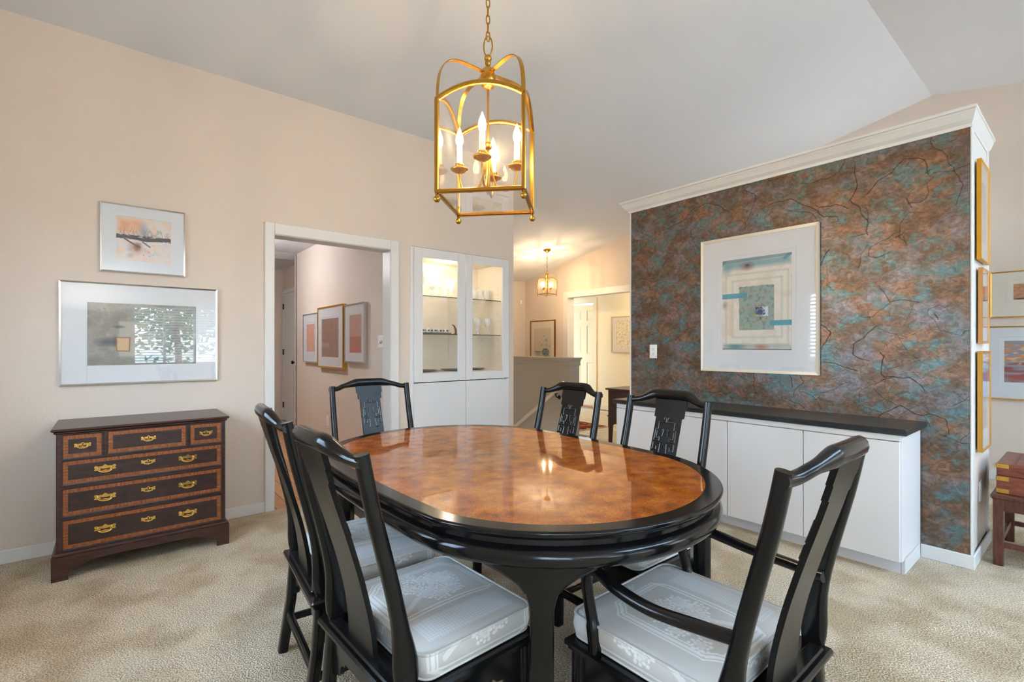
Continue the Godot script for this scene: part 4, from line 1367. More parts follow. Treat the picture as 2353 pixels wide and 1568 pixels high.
# ---------------------------------------------------------------- dresser
# a pierced batwing brass plate: outline of its right half, mirrored; w and h are its half width and height
func batwing(k: float) -> PackedVector2Array:
	var r := [Vector2(0, 0.021), Vector2(0.006, 0.0165), Vector2(0.013, 0.011), Vector2(0.018, 0.0105), Vector2(0.0195, 0.0135), Vector2(0.022, 0.0125), Vector2(0.023, 0.0095), Vector2(0.03, 0.0115), Vector2(0.036, 0.0155), Vector2(0.042, 0.0145), Vector2(0.045, 0.0095), Vector2(0.0435, 0.003), Vector2(0.039, -0.001), Vector2(0.0455, -0.004), Vector2(0.044, -0.0085), Vector2(0.036, -0.0105), Vector2(0.031, -0.0095), Vector2(0.027, -0.0155), Vector2(0.021, -0.0185), Vector2(0.016, -0.0175), Vector2(0.008, -0.0205), Vector2(0, -0.0245)]
	var p := PackedVector2Array()
	for v in r: p.append(v * k)
	for i in range(r.size() - 2, 0, -1): p.append(Vector2(-r[i].x, r[i].y) * k)
	return p

func batwing_hole(k: float) -> Array:   # the lower pierced window, as an opening
	return [PackedVector2Array([Vector2(-0.02, 0.001) * k, Vector2(-0.008, -0.002) * k, Vector2(0.008, -0.002) * k, Vector2(0.02, 0.001) * k, Vector2(0.018, -0.0115) * k, Vector2(0.007, -0.0105) * k, Vector2(0, -0.0075) * k, Vector2(-0.007, -0.0105) * k, Vector2(-0.018, -0.0115) * k])]

func hardware(d: Node3D, x: float, y: float, z: float, k: float, bail: bool, lock: bool):
	var s := Sh.new()
	var whole := batwing(k)
	# cut top and bottom apart so that the pierced window stays open
	var hole: PackedVector2Array = batwing_hole(k)[0]
	for q in [PackedVector2Array([Vector2(-1, -0.006 * k), Vector2(1, -0.006 * k), Vector2(1, 1), Vector2(-1, 1)]), PackedVector2Array([Vector2(-1, -1), Vector2(1, -1), Vector2(1, -0.006 * k), Vector2(-1, -0.006 * k)])]:
		for w in Geometry2D.intersect_polygons(whole, q):
			for v in Geometry2D.clip_polygons(w, hole):
				if v.size() > 2: s.prism(v, 0.0022, T(Vector3(x, y, z + 0.0011)))
	part("handle_plate" if bail else "lock_plate", s, M.brass_bright, d)
	if bail:
		s = Sh.new()
		var e := 0.0285 * k
		s.tube(spline([Vector3(x - e, y + 0.002 * k, z + 0.012), Vector3(x - e * 0.95, y - 0.009 * k, z + 0.0135), Vector3(x - e * 0.5, y - 0.0175 * k, z + 0.015), Vector3(x, y - 0.019 * k, z + 0.0155), Vector3(x + e * 0.5, y - 0.0175 * k, z + 0.015), Vector3(x + e * 0.95, y - 0.009 * k, z + 0.0135), Vector3(x + e, y + 0.002 * k, z + 0.012)], 4), 0.0022 * k, 7)
		for sg in [-1, 1]: s.lathe([Vector2(0, 0), Vector2(0.005, 0), Vector2(0.0035, 0.004), Vector2(0.0035, 0.011), Vector2(0.0052, 0.0125), Vector2(0.0035, 0.0165), Vector2(0, 0.0175)], 10, false, T(Vector3(x + sg * e, y + 0.003 * k, z), 0, 90))
		part("handle_bail", s, M.brass_bright, d)
	if lock:
		s = Sh.new()
		s.lathe([Vector2(0, 0), Vector2(0.0032, 0), Vector2(0.0032, 0.001), Vector2(0, 0.001)], 10, true, T(Vector3(x, y + 0.009 * k, z + 0.002), 0, 90))
		s.box(Vector3(x, y + 0.004 * k, z + 0.0026), Vector3(0.0028, 0.009 * k, 0.001))
		part("keyhole", s, M.iron, d)

func dresser():
	var o := thing("dresser", "dark mahogany chest of drawers with banded fronts and brass batwing pulls", "dresser", Vector3(0.1585, 0, -3.37))
	var s := Sh.new()
	s.bb(Vector3(-0.376, 0.125, -0.45), Vector3(0.376, 0.757, -0.014), 0.004)
	part("body", s, M.mahogany, o)
	s = Sh.new()
	s.bb(Vector3(-0.396, 0.760, -0.455), Vector3(0.396, 0.7735, 0.004), 0.005)
	s.bb(Vector3(-0.386, 0.746, -0.45), Vector3(0.386, 0.761, -0.005), 0.006)
	part("top", s, M.mahogany, o)
	s = Sh.new()
	s.bb(Vector3(-0.39, 0.118, -0.452), Vector3(0.39, 0.136, -0.002), 0.006)
	var half := [Vector2(-0.394, 0.122), Vector2(-0.394, 0), Vector2(-0.33, 0), Vector2(-0.333, 0.03), Vector2(-0.322, 0.044), Vector2(-0.302, 0.048), Vector2(-0.29, 0.06), Vector2(-0.262, 0.066), Vector2(-0.24, 0.078), Vector2(-0.2, 0.084)]
	var poly := PackedVector2Array()
	for v in half: poly.append(v)
	for i in half.size(): poly.append(Vector2(-half[-1 - i].x, half[-1 - i].y))
	s.prism(poly, 0.02, T(Vector3(0, 0, -0.010)))
	for sg in [-1, 1]:
		var q := PackedVector2Array([Vector2(0, 0.122), Vector2(0, 0), Vector2(0.07, 0), Vector2(0.066, 0.03), Vector2(0.09, 0.05), Vector2(0.13, 0.075), Vector2(0.32, 0.075), Vector2(0.37, 0.05), Vector2(0.38, 0), Vector2(0.45, 0), Vector2(0.45, 0.122)])
		s.prism(q, 0.018, T(Vector3(sg * 0.385, 0, -0.002), 90))
	part("bracket_base", s, M.mahogany, o)
	var z := -0.006
	for q in [[-0.3505, -0.1965, 0.621, 0.739, 0], [-0.1725, 0.1755, 0.624, 0.741, 1], [0.1965, 0.3525, 0.624, 0.739, 0], [-0.351, 0.352, 0.487, 0.606, 2], [-0.351, 0.352, 0.325, 0.463, 2], [-0.351, 0.352, 0.154, 0.302, 2]]:
		s = Sh.new()
		s.bb(Vector3(q[0] + 0.018, q[2] + 0.018, z - 0.02), Vector3(q[1] - 0.018, q[3] - 0.018, z))
		s.frame(q[1] - q[0] + 0.008, q[3] - q[2] + 0.008, 0.006, z - 0.02, z + 0.002, 0.001, T(Vector3((q[0] + q[1]) / 2, (q[2] + q[3]) / 2, 0)))
		var d := part("drawer", s, M.mahogany_front, o)
		for e in 2:
			var b := 0.021
			for y in [0, 1]:
				s = Sh.new()
				if e == 0:
					var ya: float = q[3] if y else q[2]
					var yb: float = ya - b if y else ya + b
					s.hexa([Vector3(q[0], ya, z - 0.01), Vector3(q[1], ya, z - 0.01), Vector3(q[1] - b, yb, z - 0.01), Vector3(q[0] + b, yb, z - 0.01), Vector3(q[0], ya, z + 0.0006), Vector3(q[1], ya, z + 0.0006), Vector3(q[1] - b, yb, z + 0.0006), Vector3(q[0] + b, yb, z + 0.0006)])
				else:
					var xa: float = q[1] if y else q[0]
					var xb: float = xa - b if y else xa + b
					s.hexa([Vector3(xa, q[2], z - 0.01), Vector3(xa, q[3], z - 0.01), Vector3(xb, q[3] - b, z - 0.01), Vector3(xb, q[2] + b, z - 0.01), Vector3(xa, q[2], z + 0.0006), Vector3(xa, q[3], z + 0.0006), Vector3(xb, q[3] - b, z + 0.0006), Vector3(xb, q[2] + b, z + 0.0006)])
				part("banding", s, M.banding if e == 0 else M.banding_upright, d)
		var xm: float = (q[0] + q[1]) / 2
		var ym: float = (q[2] + q[3]) / 2 + 0.003
		if q[4] < 2:
			hardware(d, xm, ym, z, 0.75, true, true)
		else:
			hardware(d, xm, ym + 0.006, z, 0.72, false, true)
			hardware(d, xm - 0.184, ym, z, 1.0, true, false)
			hardware(d, xm + 0.184, ym, z, 1.0, true, false)

# ---------------------------------------------------------------- built-in cabinet and its glass
func china_cabinet():
	var o := thing("china_cabinet", "white built-in cabinet with two lit glass doors above two plain doors", "cabinet", Vector3(2.555, 0, -3.84))
	# local x runs -0.545..0.545 (2.01..3.10); front at z = +0.02
	var s := Sh.new()
	for q in [[-0.525, -0.51], [0.49, 0.505]]: s.bb(Vector3(q[0], 0.06, -0.43), Vector3(q[1], 2.04, 0.0))
	s.bb(Vector3(-0.51, 0.06, -0.44), Vector3(0.49, 2.04, -0.43))
	s.bb(Vector3(-0.51, 2.02, -0.43), Vector3(0.49, 2.04, 0.0)); s.bb(Vector3(-0.51, 0.93, -0.43), Vector3(0.49, 0.955, -0.02))
	s.bb(Vector3(-0.51, 0.06, -0.43), Vector3(0.49, 0.09, -0.02))
	part("carcass", s, M.cabinet_inside, o)
	s = Sh.new()
	s.bb(Vector3(-0.545, 0.0, -0.01), Vector3(-0.512, 2.07, 0.012), 0.003)
	s.bb(Vector3(0.53, 0.0, -0.01), Vector3(0.55, 2.065, 0.012), 0.003)
	s.bb(Vector3(-0.52, 2.035, -0.01), Vector3(0.54, 2.07, 0.010))
	s.bb(Vector3(-0.52, 0.0, -0.03), Vector3(0.54, 0.07, -0.01))
	part("face_frame", s, M.cabinet_white, o)
	for k in 2:
		var x0 := -0.518 if k == 0 else 0.024
		var x1 := 0.020 if k == 0 else 0.545
		var gx0 := -0.433 if k == 0 else 0.099
		var gx1 := -0.064 if k == 0 else 0.464
		s = Sh.new()
		var zz := 0.012
		s.bb(Vector3(x0, 0.878, zz), Vector3(gx0, 2.062, zz + 0.02), 0.003); s.bb(Vector3(gx1, 0.878, zz), Vector3(x1, 2.062, zz + 0.02), 0.003)
		s.bb(Vector3(gx0, 0.878, zz), Vector3(gx1, 0.955, zz + 0.02), 0.001); s.bb(Vector3(gx0, 1.985, zz), Vector3(gx1, 2.062, zz + 0.02), 0.001)
		var d := part("glass_door", s, M.cabinet_white, o)
		s = Sh.new()
		s.bb(Vector3(gx0 - 0.004, 0.951, zz + 0.006), Vector3(gx1 + 0.004, 1.989, zz + 0.010))
		part("pane", s, M.pane, d)
		s = Sh.new()
		s.bb(Vector3(x0, 0.075, zz), Vector3(x1, 0.87, zz + 0.02), 0.003)
		part("door", s, M.cabinet_white, o)
	for y in [1.655, 1.31]:
		s = Sh.new()
		s.bb(Vector3(-0.508, y - 0.009, -0.428), Vector3(0.488, y, -0.03))
		var sh := part("glass_shelf", s, M.shelf_glass, o)
		s = Sh.new()
		s.bb(Vector3(-0.508, y - 0.009, -0.03), Vector3(0.488, y, -0.0285))
		part("shelf_edge", s, M.shelf_edge, sh)
	s = Sh.new()
	for y in [1.05, 1.12, 1.19, 1.26, 1.38, 1.45, 1.52, 1.72, 1.79, 1.86]:
		for zz in [-0.36, -0.08]: s.box(Vector3(0.4895, y, zz), Vector3(0.002, 0.006, 0.006))
	part("peg_hole", s, M.slot_dark, o)
	var l := thing("puck_light", "round lit puck light under the top of the china cabinet", "light", Vector3(2.50, 2.019, -4.0))
	s = Sh.new()
	s.lathe([Vector2(0, 0), Vector2(0.05, 0), Vector2(0.05, -0.012), Vector2(0.04, -0.018), Vector2(0, -0.018)], 20, true)
	part("housing", s, M.plastic_white, l)
	s = Sh.new()
	s.lathe([Vector2(0, -0.0182), Vector2(0.038, -0.0182), Vector2(0.034, -0.024), Vector2(0, -0.026)], 20, true)
	part("lens", s, M.lamp_glow, l)
	omni(l, Vector3(0, -0.05, 0), 0.045, Color(1.0, 0.93, 0.82), 0.03)
	glassware()

func goblet(prof: Array, label: String, at: Vector3, group: String, m: Material = M.crystal) -> MeshInstance3D:
	var s := Sh.new()
	s.lathe(prof, 18)
	return solo("goblet", s, m, label, "glass", at, group)

func glassware():
	var y1 := 1.6555
	var y2 := 1.3105
	var wine := func(h: float, r: float) -> Array:
		return [Vector2(0, 0), Vector2(r * 0.8, 0), Vector2(r * 0.75, 0.003), Vector2(0.005, 0.008), Vector2(0.004, h * 0.45), Vector2(0.008, h * 0.5), Vector2(r * 0.8, h * 0.62), Vector2(r, h * 0.78), Vector2(r * 0.82, h), Vector2(r * 0.78, h), Vector2(r * 0.95, h * 0.78), Vector2(r * 0.75, h * 0.63), Vector2(0, h * 0.52)]
	var g := "stemmed glasses on the cabinet's upper shelf"
	goblet(wine.call(0.235, 0.045), "tallest wine glass, at the left edge of the upper cabinet shelf", Vector3(2.25, y1, -4.06), g)
	goblet(wine.call(0.13, 0.03), "small wine glass just right of the tall one, upper cabinet shelf", Vector3(2.335, y1, -4.02), g)
	goblet(wine.call(0.135, 0.03), "small wine glass behind two others on the upper cabinet shelf", Vector3(2.385, y1, -4.13), g)
	goblet(wine.call(0.125, 0.028), "small wine glass midway along the upper left cabinet shelf", Vector3(2.41, y1, -4.02), g)
	goblet([Vector2(0, 0), Vector2(0.028, 0), Vector2(0.026, 0.004), Vector2(0.012, 0.012), Vector2(0.018, 0.026), Vector2(0.008, 0.04), Vector2(0.022, 0.052), Vector2(0.036, 0.085), Vector2(0.032, 0.12), Vector2(0.024, 0.15), Vector2(0.021, 0.15), Vector2(0.03, 0.118), Vector2(0.033, 0.085), Vector2(0, 0.05)], "clear decanter-shaped snifter beside the trumpet vase in the cabinet", Vector3(2.487, y1, -4.03), g)
	goblet([Vector2(0, 0), Vector2(0.034, 0), Vector2(0.032, 0.005), Vector2(0.014, 0.014), Vector2(0.013, 0.05), Vector2(0.02, 0.065), Vector2(0.036, 0.12), Vector2(0.056, 0.185), Vector2(0.053, 0.185), Vector2(0.033, 0.12), Vector2(0, 0.07)], "flaring trumpet vase on the upper left cabinet shelf", Vector3(2.562, y1, -4.05), g)
	g = "faceted tumblers on the cabinet's upper right shelf"
	var tum := [Vector2(0, 0), Vector2(0.022, 0), Vector2(0.026, 0.004), Vector2(0.034, 0.04), Vector2(0.041, 0.115), Vector2(0.0385, 0.115), Vector2(0.031, 0.04), Vector2(0, 0.01)]
	var names := ["leftmost tumbler, half hidden by the right cabinet door's stile", "second tumbler from the left on the upper right cabinet shelf", "third tumbler from the left on the upper right cabinet shelf", "tumbler farthest right on the upper right cabinet shelf"]
	var xs := [2.75, 2.83, 2.91, 2.99]
	for i in 4: goblet(tum, names[i], Vector3(xs[i], y1, -4.06 + 0.02 * (i % 2)), g)
	g = "cut crystal goblets on the cabinet's lower right shelf"
	var gob := [Vector2(0, 0), Vector2(0.034, 0), Vector2(0.032, 0.004), Vector2(0.007, 0.012), Vector2(0.006, 0.035), Vector2(0.013, 0.05), Vector2(0.006, 0.065), Vector2(0.012, 0.08), Vector2(0.034, 0.1), Vector2(0.038, 0.13), Vector2(0.041, 0.17), Vector2(0.038, 0.17), Vector2(0.034, 0.13), Vector2(0.029, 0.102), Vector2(0, 0.085)]
	var gn := ["leftmost crystal goblet on the lower right cabinet shelf", "second crystal goblet from the left, lower right cabinet shelf", "third crystal goblet from the left, lower right cabinet shelf", "rightmost crystal goblet on the lower right cabinet shelf"]
	for i in 4: goblet(gob, gn[i], Vector3(2.785 + 0.067 * i, y2, -4.09 + 0.07 * (i % 2)), g)
	# cups on a tray, a red figure, platters
	var s := Sh.new()
	s.bb(Vector3(-0.17, 0, -0.06), Vector3(0.17, 0.008, 0.06), 0.003)
	s.frame(0.34, 0.12, 0.008, 0.0, 0.014, 0.0, T(Vector3(0, 0, 0), 0, -90))
	solo("tray", s, M.platter, "slim grey tray carrying patterned cups in the left of the cabinet", "tray", Vector3(2.36, y2, -4.05))
	var cn := ["leftmost small cup on the cabinet tray, partly behind the door stile", "second small dark-patterned cup on the cabinet tray", "middle small cup on the cabinet tray, with a blue square", "fourth small cup on the cabinet tray, with a dark square", "rightmost small cup on the cabinet tray"]
	for i in 5:
		var t := thing("cup", cn[i], "cup", Vector3(2.235 + 0.064 * i, y2 + 0.0085, -4.03 - 0.012 * (i % 2)), 0, "patterned cups on the cabinet tray")
		s = Sh.new()
		s.lathe([Vector2(0, 0), Vector2(0.018, 0), Vector2(0.026, 0.008), Vector2(0.0275, 0.045), Vector2(0.025, 0.045), Vector2(0.023, 0.01), Vector2(0, 0.006)], 16)
		part("bowl", s, M.porcelain, t)
		s = Sh.new()
		for a in 5: s.box(Vector3(0, 0.026, 0.0272), Vector3(0.016, 0.016, 0.002), 0, Transform3D(Basis(Vector3.UP, a * TAU / 5), Vector3.ZERO))
		part("pattern_square", s, M.porcelain_dark, t)
		s = Sh.new()
		s.tube(spline([Vector3(0.026, 0.036, 0), Vector3(0.038, 0.034, 0), Vector3(0.04, 0.02, 0), Vector3(0.027, 0.012, 0)], 4), 0.003, 6, false, Vector3(0, 0, 1))
		part("handle", s, M.porcelain, t)
	s = Sh.new()
	s.sweep(spline([Vector3(0.01, 0, 0), Vector3(0.014, 0.03, 0), Vector3(0.006, 0.06, 0), Vector3(-0.012, 0.085, 0), Vector3(-0.03, 0.092, 0)], 5), Sh.ngon(0.011, 10), Vector3(0, 0, 1), false, false, [Vector2.ONE, Vector2.ONE, Vector2.ONE, Vector2.ONE, Vector2.ONE, Vector2.ONE, Vector2.ONE, Vector2.ONE, Vector2.ONE * 0.95, Vector2.ONE * 0.9, Vector2.ONE * 0.85, Vector2.ONE * 0.8, Vector2.ONE * 0.75, Vector2.ONE * 0.7, Vector2.ONE * 0.65, Vector2.ONE * 0.6, Vector2.ONE * 0.55, Vector2.ONE * 0.5, Vector2.ONE * 0.45, Vector2.ONE * 0.4, Vector2.ONE * 0.3])
	s.lathe([Vector2(0, 0), Vector2(0.02, 0), Vector2(0.018, 0.005), Vector2(0, 0.008)], 14, false, T(Vector3(0.01, 0, 0)))
	solo("figurine", s, M.red_glaze, "curved dark red glass figurine right of the cups in the cabinet", "figurine", Vector3(2.6, y2 + 0.003, -4.04))
	for q in [[2.27, 0.13, "dark oval platter lying at the cabinet bottom, left"], [2.58, 0.11, "dark platter at the cabinet bottom beside the door division"], [2.86, 0.1, "dark platter at the bottom of the right cabinet door"]]:
		s = Sh.new()
		var r: float = q[1]
		s.lathe([Vector2(0, 0), Vector2(r * 0.6, 0), Vector2(r, 0.014), Vector2(r, 0.018), Vector2(r * 0.58, 0.006), Vector2(0, 0.006)], 24)
		solo("platter", s, M.platter, q[2], "platter", Vector3(q[0], 0.9555, -4.06), "dark platters at the bottom of the cabinet")

# ---------------------------------------------------------------- buffet
func buffet():
	var o := thing("buffet", "long white low buffet with flat doors standing against the patina wall", "buffet", Vector3(3.56, 0, -1.567))
	# local z -0.912..0.912, x negative towards the room
	var s := Sh.new()
	s.bb(Vector3(-0.372, 0.075, -0.897), Vector3(-0.012, 0.738, 0.897))
	s.bb(Vector3(-0.353, 0, -0.905), Vector3(-0.012, 0.08, 0.895))
	part("body", s, M.cabinet_white, o)
	s = Sh.new()
	s.bb(Vector3(-0.408, 0.078, 0.897), Vector3(-0.012, 0.738, 0.912), 0.002)
	s.bb(Vector3(-0.353, 0.0, 0.897), Vector3(-0.012, 0.09, 0.912))
	part("side_panel", s, M.cabinet_white, o)
	s = Sh.new()
	s.bb(Vector3(-0.408, 0.078, -0.912), Vector3(-0.012, 0.738, -0.897), 0.002)
	part("side_panel", s, M.cabinet_white, o)
	for i in 4:
		s = Sh.new()
		s.bb(Vector3(-0.427, 0.08, 0.9095 - 0.4558 * (i + 1)), Vector3(-0.408, 0.701, 0.9052 - 0.4558 * i), 0.002)
		part("door", s, M.cabinet_white, o)
	s = Sh.new()
	s.bb(Vector3(-0.427, 0.705, -0.9125), Vector3(-0.40, 0.738, 0.9065), 0.002)
	part("top_rail", s, M.cabinet_white, o)
	s = Sh.new()
	s.bb(Vector3(3.115, 0.738, -2.505), Vector3(3.5585, 0.771, -0.628), 0.005)
	solo("countertop", s, M.counter_black, "black wood-grained countertop lying on the white buffet", "countertop")

# ---------------------------------------------------------------- lanterns
func lantern(called: String, label: String, at: Vector3, turn: float, k: float, top: float, energy: float, glow_at_sleeve := true):
	var o := thing(called, label, "pendant lamp", at, turn)
	var B: Material = M.brass
	var a := 0.167 * k
	var H := 0.355 * k
	var w := 0.017 * k
	for q in [[-1, -1], [1, -1], [1, 1], [-1, 1]]:
		var s := Sh.new()
		s.bb(Vector3(q[0] * a - w / 2, -w / 2, q[1] * a - w / 2), Vector3(q[0] * a + w / 2, H, q[1] * a + w / 2), w * 0.22)
		part("corner_post", s, B, o)
		s = Sh.new()
		s.lathe([Vector2(0, -0.042 * k), Vector2(0.008 * k, -0.040 * k), Vector2(0.0135 * k, -0.030 * k), Vector2(0.0115 * k, -0.022 * k), Vector2(0.006 * k, -0.018 * k), Vector2(0.007 * k, -0.008 * k), Vector2(0, -0.006 * k)], 12, false, T(Vector3(q[0] * a, 0, q[1] * a)))
		part("ball_foot", s, B, o)
		# strap from the hub, up and over, down to the corner
		var dir := Vector3(q[0], 0, q[1]).normalized()
		var sp := []
		for p in [[0.022, 0.53], [0.07, 0.532], [0.12, 0.534], [0.165, 0.527], [0.2, 0.505], [0.222, 0.465], [0.231, 0.42], [0.234, 0.38], [0.2345, 0.352]]: sp.append(dir * p[0] * k + Vector3(0, p[1] * k, 0))
		s = Sh.new()
		s.sweep(spline(sp, 4), [Vector2(-0.009 * k, -0.0017 * k), Vector2(0.009 * k, -0.0017 * k), Vector2(0.009 * k, 0.0017 * k), Vector2(-0.009 * k, 0.0017 * k)], Vector3.UP, false, true, [], strap_ups(spline(sp, 4), dir))
		part("strap", s, B, o)
	for i in 4:
		var xf := Transform3D(Basis(Vector3.UP, i * PI / 2), Vector3.ZERO)
		var s := Sh.new()
		s.bb(Vector3(-a, -w / 2, a - w / 2), Vector3(a, w / 2, a + w / 2), w * 0.22, xf)
		part("bottom_rail", s, B, o)
		s = Sh.new()
		var arc := []
		var pane := PackedVector2Array([Vector2(a, 0), Vector2(-a, 0)])
		for j in 13:
			var x := -a + 2 * a * j / 12.0
			var y := H + 0.052 * k * (1.0 - pow(x / a, 2.0))
			arc.append(Vector3(x, y, a))
			pane.append(Vector2(x, y))
		s.sweep(arc, Sh.rrect(w, w, w * 0.2, 1), Vector3(0, 0, 1), false, false, [], [], xf)
		part("arch", s, B, o)
		s = Sh.new()
		s.prism(pane, 0.002, xf * T(Vector3(0, 0, a - 0.003)))
		part("glass_pane", s, M.lantern_glass, o)
	var s := Sh.new()
	s.bb(Vector3(-a, -0.003, -a), Vector3(a, -0.001, a))
	part("bottom_glass", s, M.lantern_glass, o)
	s = Sh.new()
	var hub := [[0, 0.465], [0.012, 0.467], [0.024, 0.474], [0.031, 0.495], [0.033, 0.518], [0.031, 0.522], [0.029, 0.526], [0.024, 0.545], [0.012, 0.556], [0.009, 0.562], [0.012, 0.568], [0.013, 0.578], [0.009, 0.584], [0.015, 0.588], [0.015, 0.596], [0.008, 0.606], [0, 0.608]]
	var hp := []
	for q in hub: hp.append(Vector2(q[0], q[1]) * k)
	s.lathe(hp, 20)
	part("hub", s, B, o)
	s = Sh.new()
	s.tube(loop_path(0.018 * k, 0.042 * k, Vector3(0, 0.642 * k, 0), 0.0), 0.003 * k, 7, true)
	part("top_loop", s, B, o)
	# centre stem and four curved arms with dishes, sleeves and bulbs
	s = Sh.new()
	s.tube([Vector3(0, 0.47 * k, 0), Vector3(0, 0.245 * k, 0)], 0.005 * k, 8)
	s.ball(Vector3(0, 0.232 * k, 0), 0.018 * k, 14)
	var stem := []
	for q in [[0.0, 0.218], [0.006, 0.218], [0.008, 0.19], [0.013, 0.15], [0.01, 0.1], [0.007, 0.06], [0.011, 0.05], [0.006, 0.035], [0, 0.03]]: stem.append(Vector2(q[0], q[1]) * k)
	s.lathe(stem, 12)
	part("stem", s, B, o)
	for i in 4:
		var xf := Transform3D(Basis(Vector3.UP, i * PI / 2), Vector3.ZERO)
		s = Sh.new()
		var ap := []
		for q in [[0.008, 0.19], [0.018, 0.12], [0.04, 0.062], [0.075, 0.045], [0.105, 0.06], [0.118, 0.095], [0.12, 0.13]]: ap.append(Vector3(q[0] * k, q[1] * k, 0))
		s.tube(spline(ap, 5), 0.0042 * k, 8, false, Vector3(0, 0, 1), xf)
		part("arm", s, B, o)
		var at2 := xf * Vector3(0.12 * k, 0, 0)
		s = Sh.new()
		var dish := []
		for q in [[0, 0.124], [0.012, 0.125], [0.033, 0.136], [0.038, 0.142], [0.036, 0.144], [0.016, 0.139], [0.016, 0.155], [0.018, 0.157], [0.018, 0.163], [0, 0.163]]: dish.append(Vector2(q[0], q[1]) * k)
		s.lathe(dish, 18, false, T(at2))
		part("bobeche", s, B, o)
		s = Sh.new()
		s.lathe([Vector2(0.0, 0.16) * k, Vector2(0.0115, 0.16) * k, Vector2(0.0115, 0.236) * k, Vector2(0, 0.238) * k], 12, true, T(at2))
		part("candle_sleeve", s, M.candle_sleeve, o)
		s = Sh.new()
		var fl := []
		for q in [[0, 0.236], [0.008, 0.238], [0.014, 0.25], [0.0165, 0.263], [0.0145, 0.279], [0.008, 0.297], [0.003, 0.312], [0, 0.318]]: fl.append(Vector2(q[0], q[1]) * k)
		s.lathe(fl, 14, false, T(at2))
		part("bulb", s, M.bulb_glow, o)
		omni(o, at2 + Vector3(0, 0.265 * k, 0), energy, Color(1.0, 0.88, 0.70), 0.012)
	# chain up to a canopy on the ceiling
	var y := 0.672 * k
	var n := 0
	var pitch := 0.034
	var rise := top - at.y
	var link := Sh.new()
	link.tube(loop_path(0.0075, 0.021, Vector3.ZERO, 0.0), 0.0026, 6, true)
	var lm := link.mesh()
	while y + 0.02 < rise - 0.05:
		var l := part("chain_link", lm, B, o, Vector3(0, y + 0.012, 0))
		l.rotation.y = (n % 2) * PI / 2 + 0.4
		y += pitch
		n += 1
	s = Sh.new()
	s.lathe([Vector2(0, rise - 0.06), Vector2(0.008, rise - 0.058), Vector2(0.012, rise - 0.05), Vector2(0.03, rise - 0.036), Vector2(0.06, rise - 0.014), Vector2(0.062, rise - 0.004), Vector2(0.06, rise + 0.014), Vector2(0, rise + 0.014)], 24)
	part("canopy", s, B, o)
	return o

func strap_ups(path: Array, dir: Vector3) -> Array:
	var side := dir.cross(Vector3.UP)
	var a := []
	for i in path.size():
		var t: Vector3 = (path[mini(i + 1, path.size() - 1)] - path[maxi(i - 1, 0)]).normalized()
		a.append(side.cross(t).normalized())
	return a

func loop_path(rx: float, ry: float, c0: Vector3, turn: float) -> Array:
	var a := []
	for i in 18:
		var t := TAU * i / 18
		a.append(c0 + Vector3(cos(t) * rx * cos(turn), sin(t) * ry, cos(t) * rx * sin(turn)))
	return a

func ceiling_lamp(label: String, at: Vector3, energy: float, col: Color):
	var o := thing("ceiling_light", label, "ceiling light", at)
	var s := Sh.new()
	s.lathe([Vector2(0, 0), Vector2(0.15, 0), Vector2(0.15, -0.02), Vector2(0.14, -0.025), Vector2(0, -0.025)], 24, true)
	part("base", s, M.plastic_white, o)
	s = Sh.new()
	s.lathe([Vector2(0.138, -0.024), Vector2(0.13, -0.05), Vector2(0.09, -0.08), Vector2(0, -0.095)], 24)
	part("shade", s, M.lamp_glow, o)
	omni(o, Vector3(0, -0.14, 0), energy, col, 0.12)

func uplighter(label: String, at: Vector3, energy: float):
	var o := thing("floor_lamp", label, "floor lamp", at)
	var s := Sh.new()
	s.lathe([Vector2(0, 0), Vector2(0.15, 0), Vector2(0.15, 0.015), Vector2(0.13, 0.025), Vector2(0.02, 0.035), Vector2(0, 0.036)], 24)
	part("base", s, M.iron, o)
	s = Sh.new()
	s.tube([Vector3(0, 0.03, 0), Vector3(0, 1.72, 0)], 0.012, 10)
	part("pole", s, M.iron, o)
	s = Sh.new()
	s.lathe([Vector2(0, 1.71), Vector2(0.05, 1.72), Vector2(0.13, 1.77), Vector2(0.17, 1.84), Vector2(0.165, 1.84), Vector2(0.125, 1.775), Vector2(0.045, 1.73), Vector2(0, 1.725)], 28)
	part("shade", s, M.plastic_white, o)
	s = Sh.new()
	s.ball(Vector3(0, 1.80, 0), 0.05, 14)
	part("bulb", s, M.bulb_glow, o)
	omni(o, Vector3(0, 1.80, 0), energy, Color(0.89, 0.945, 1.0), 0.045)

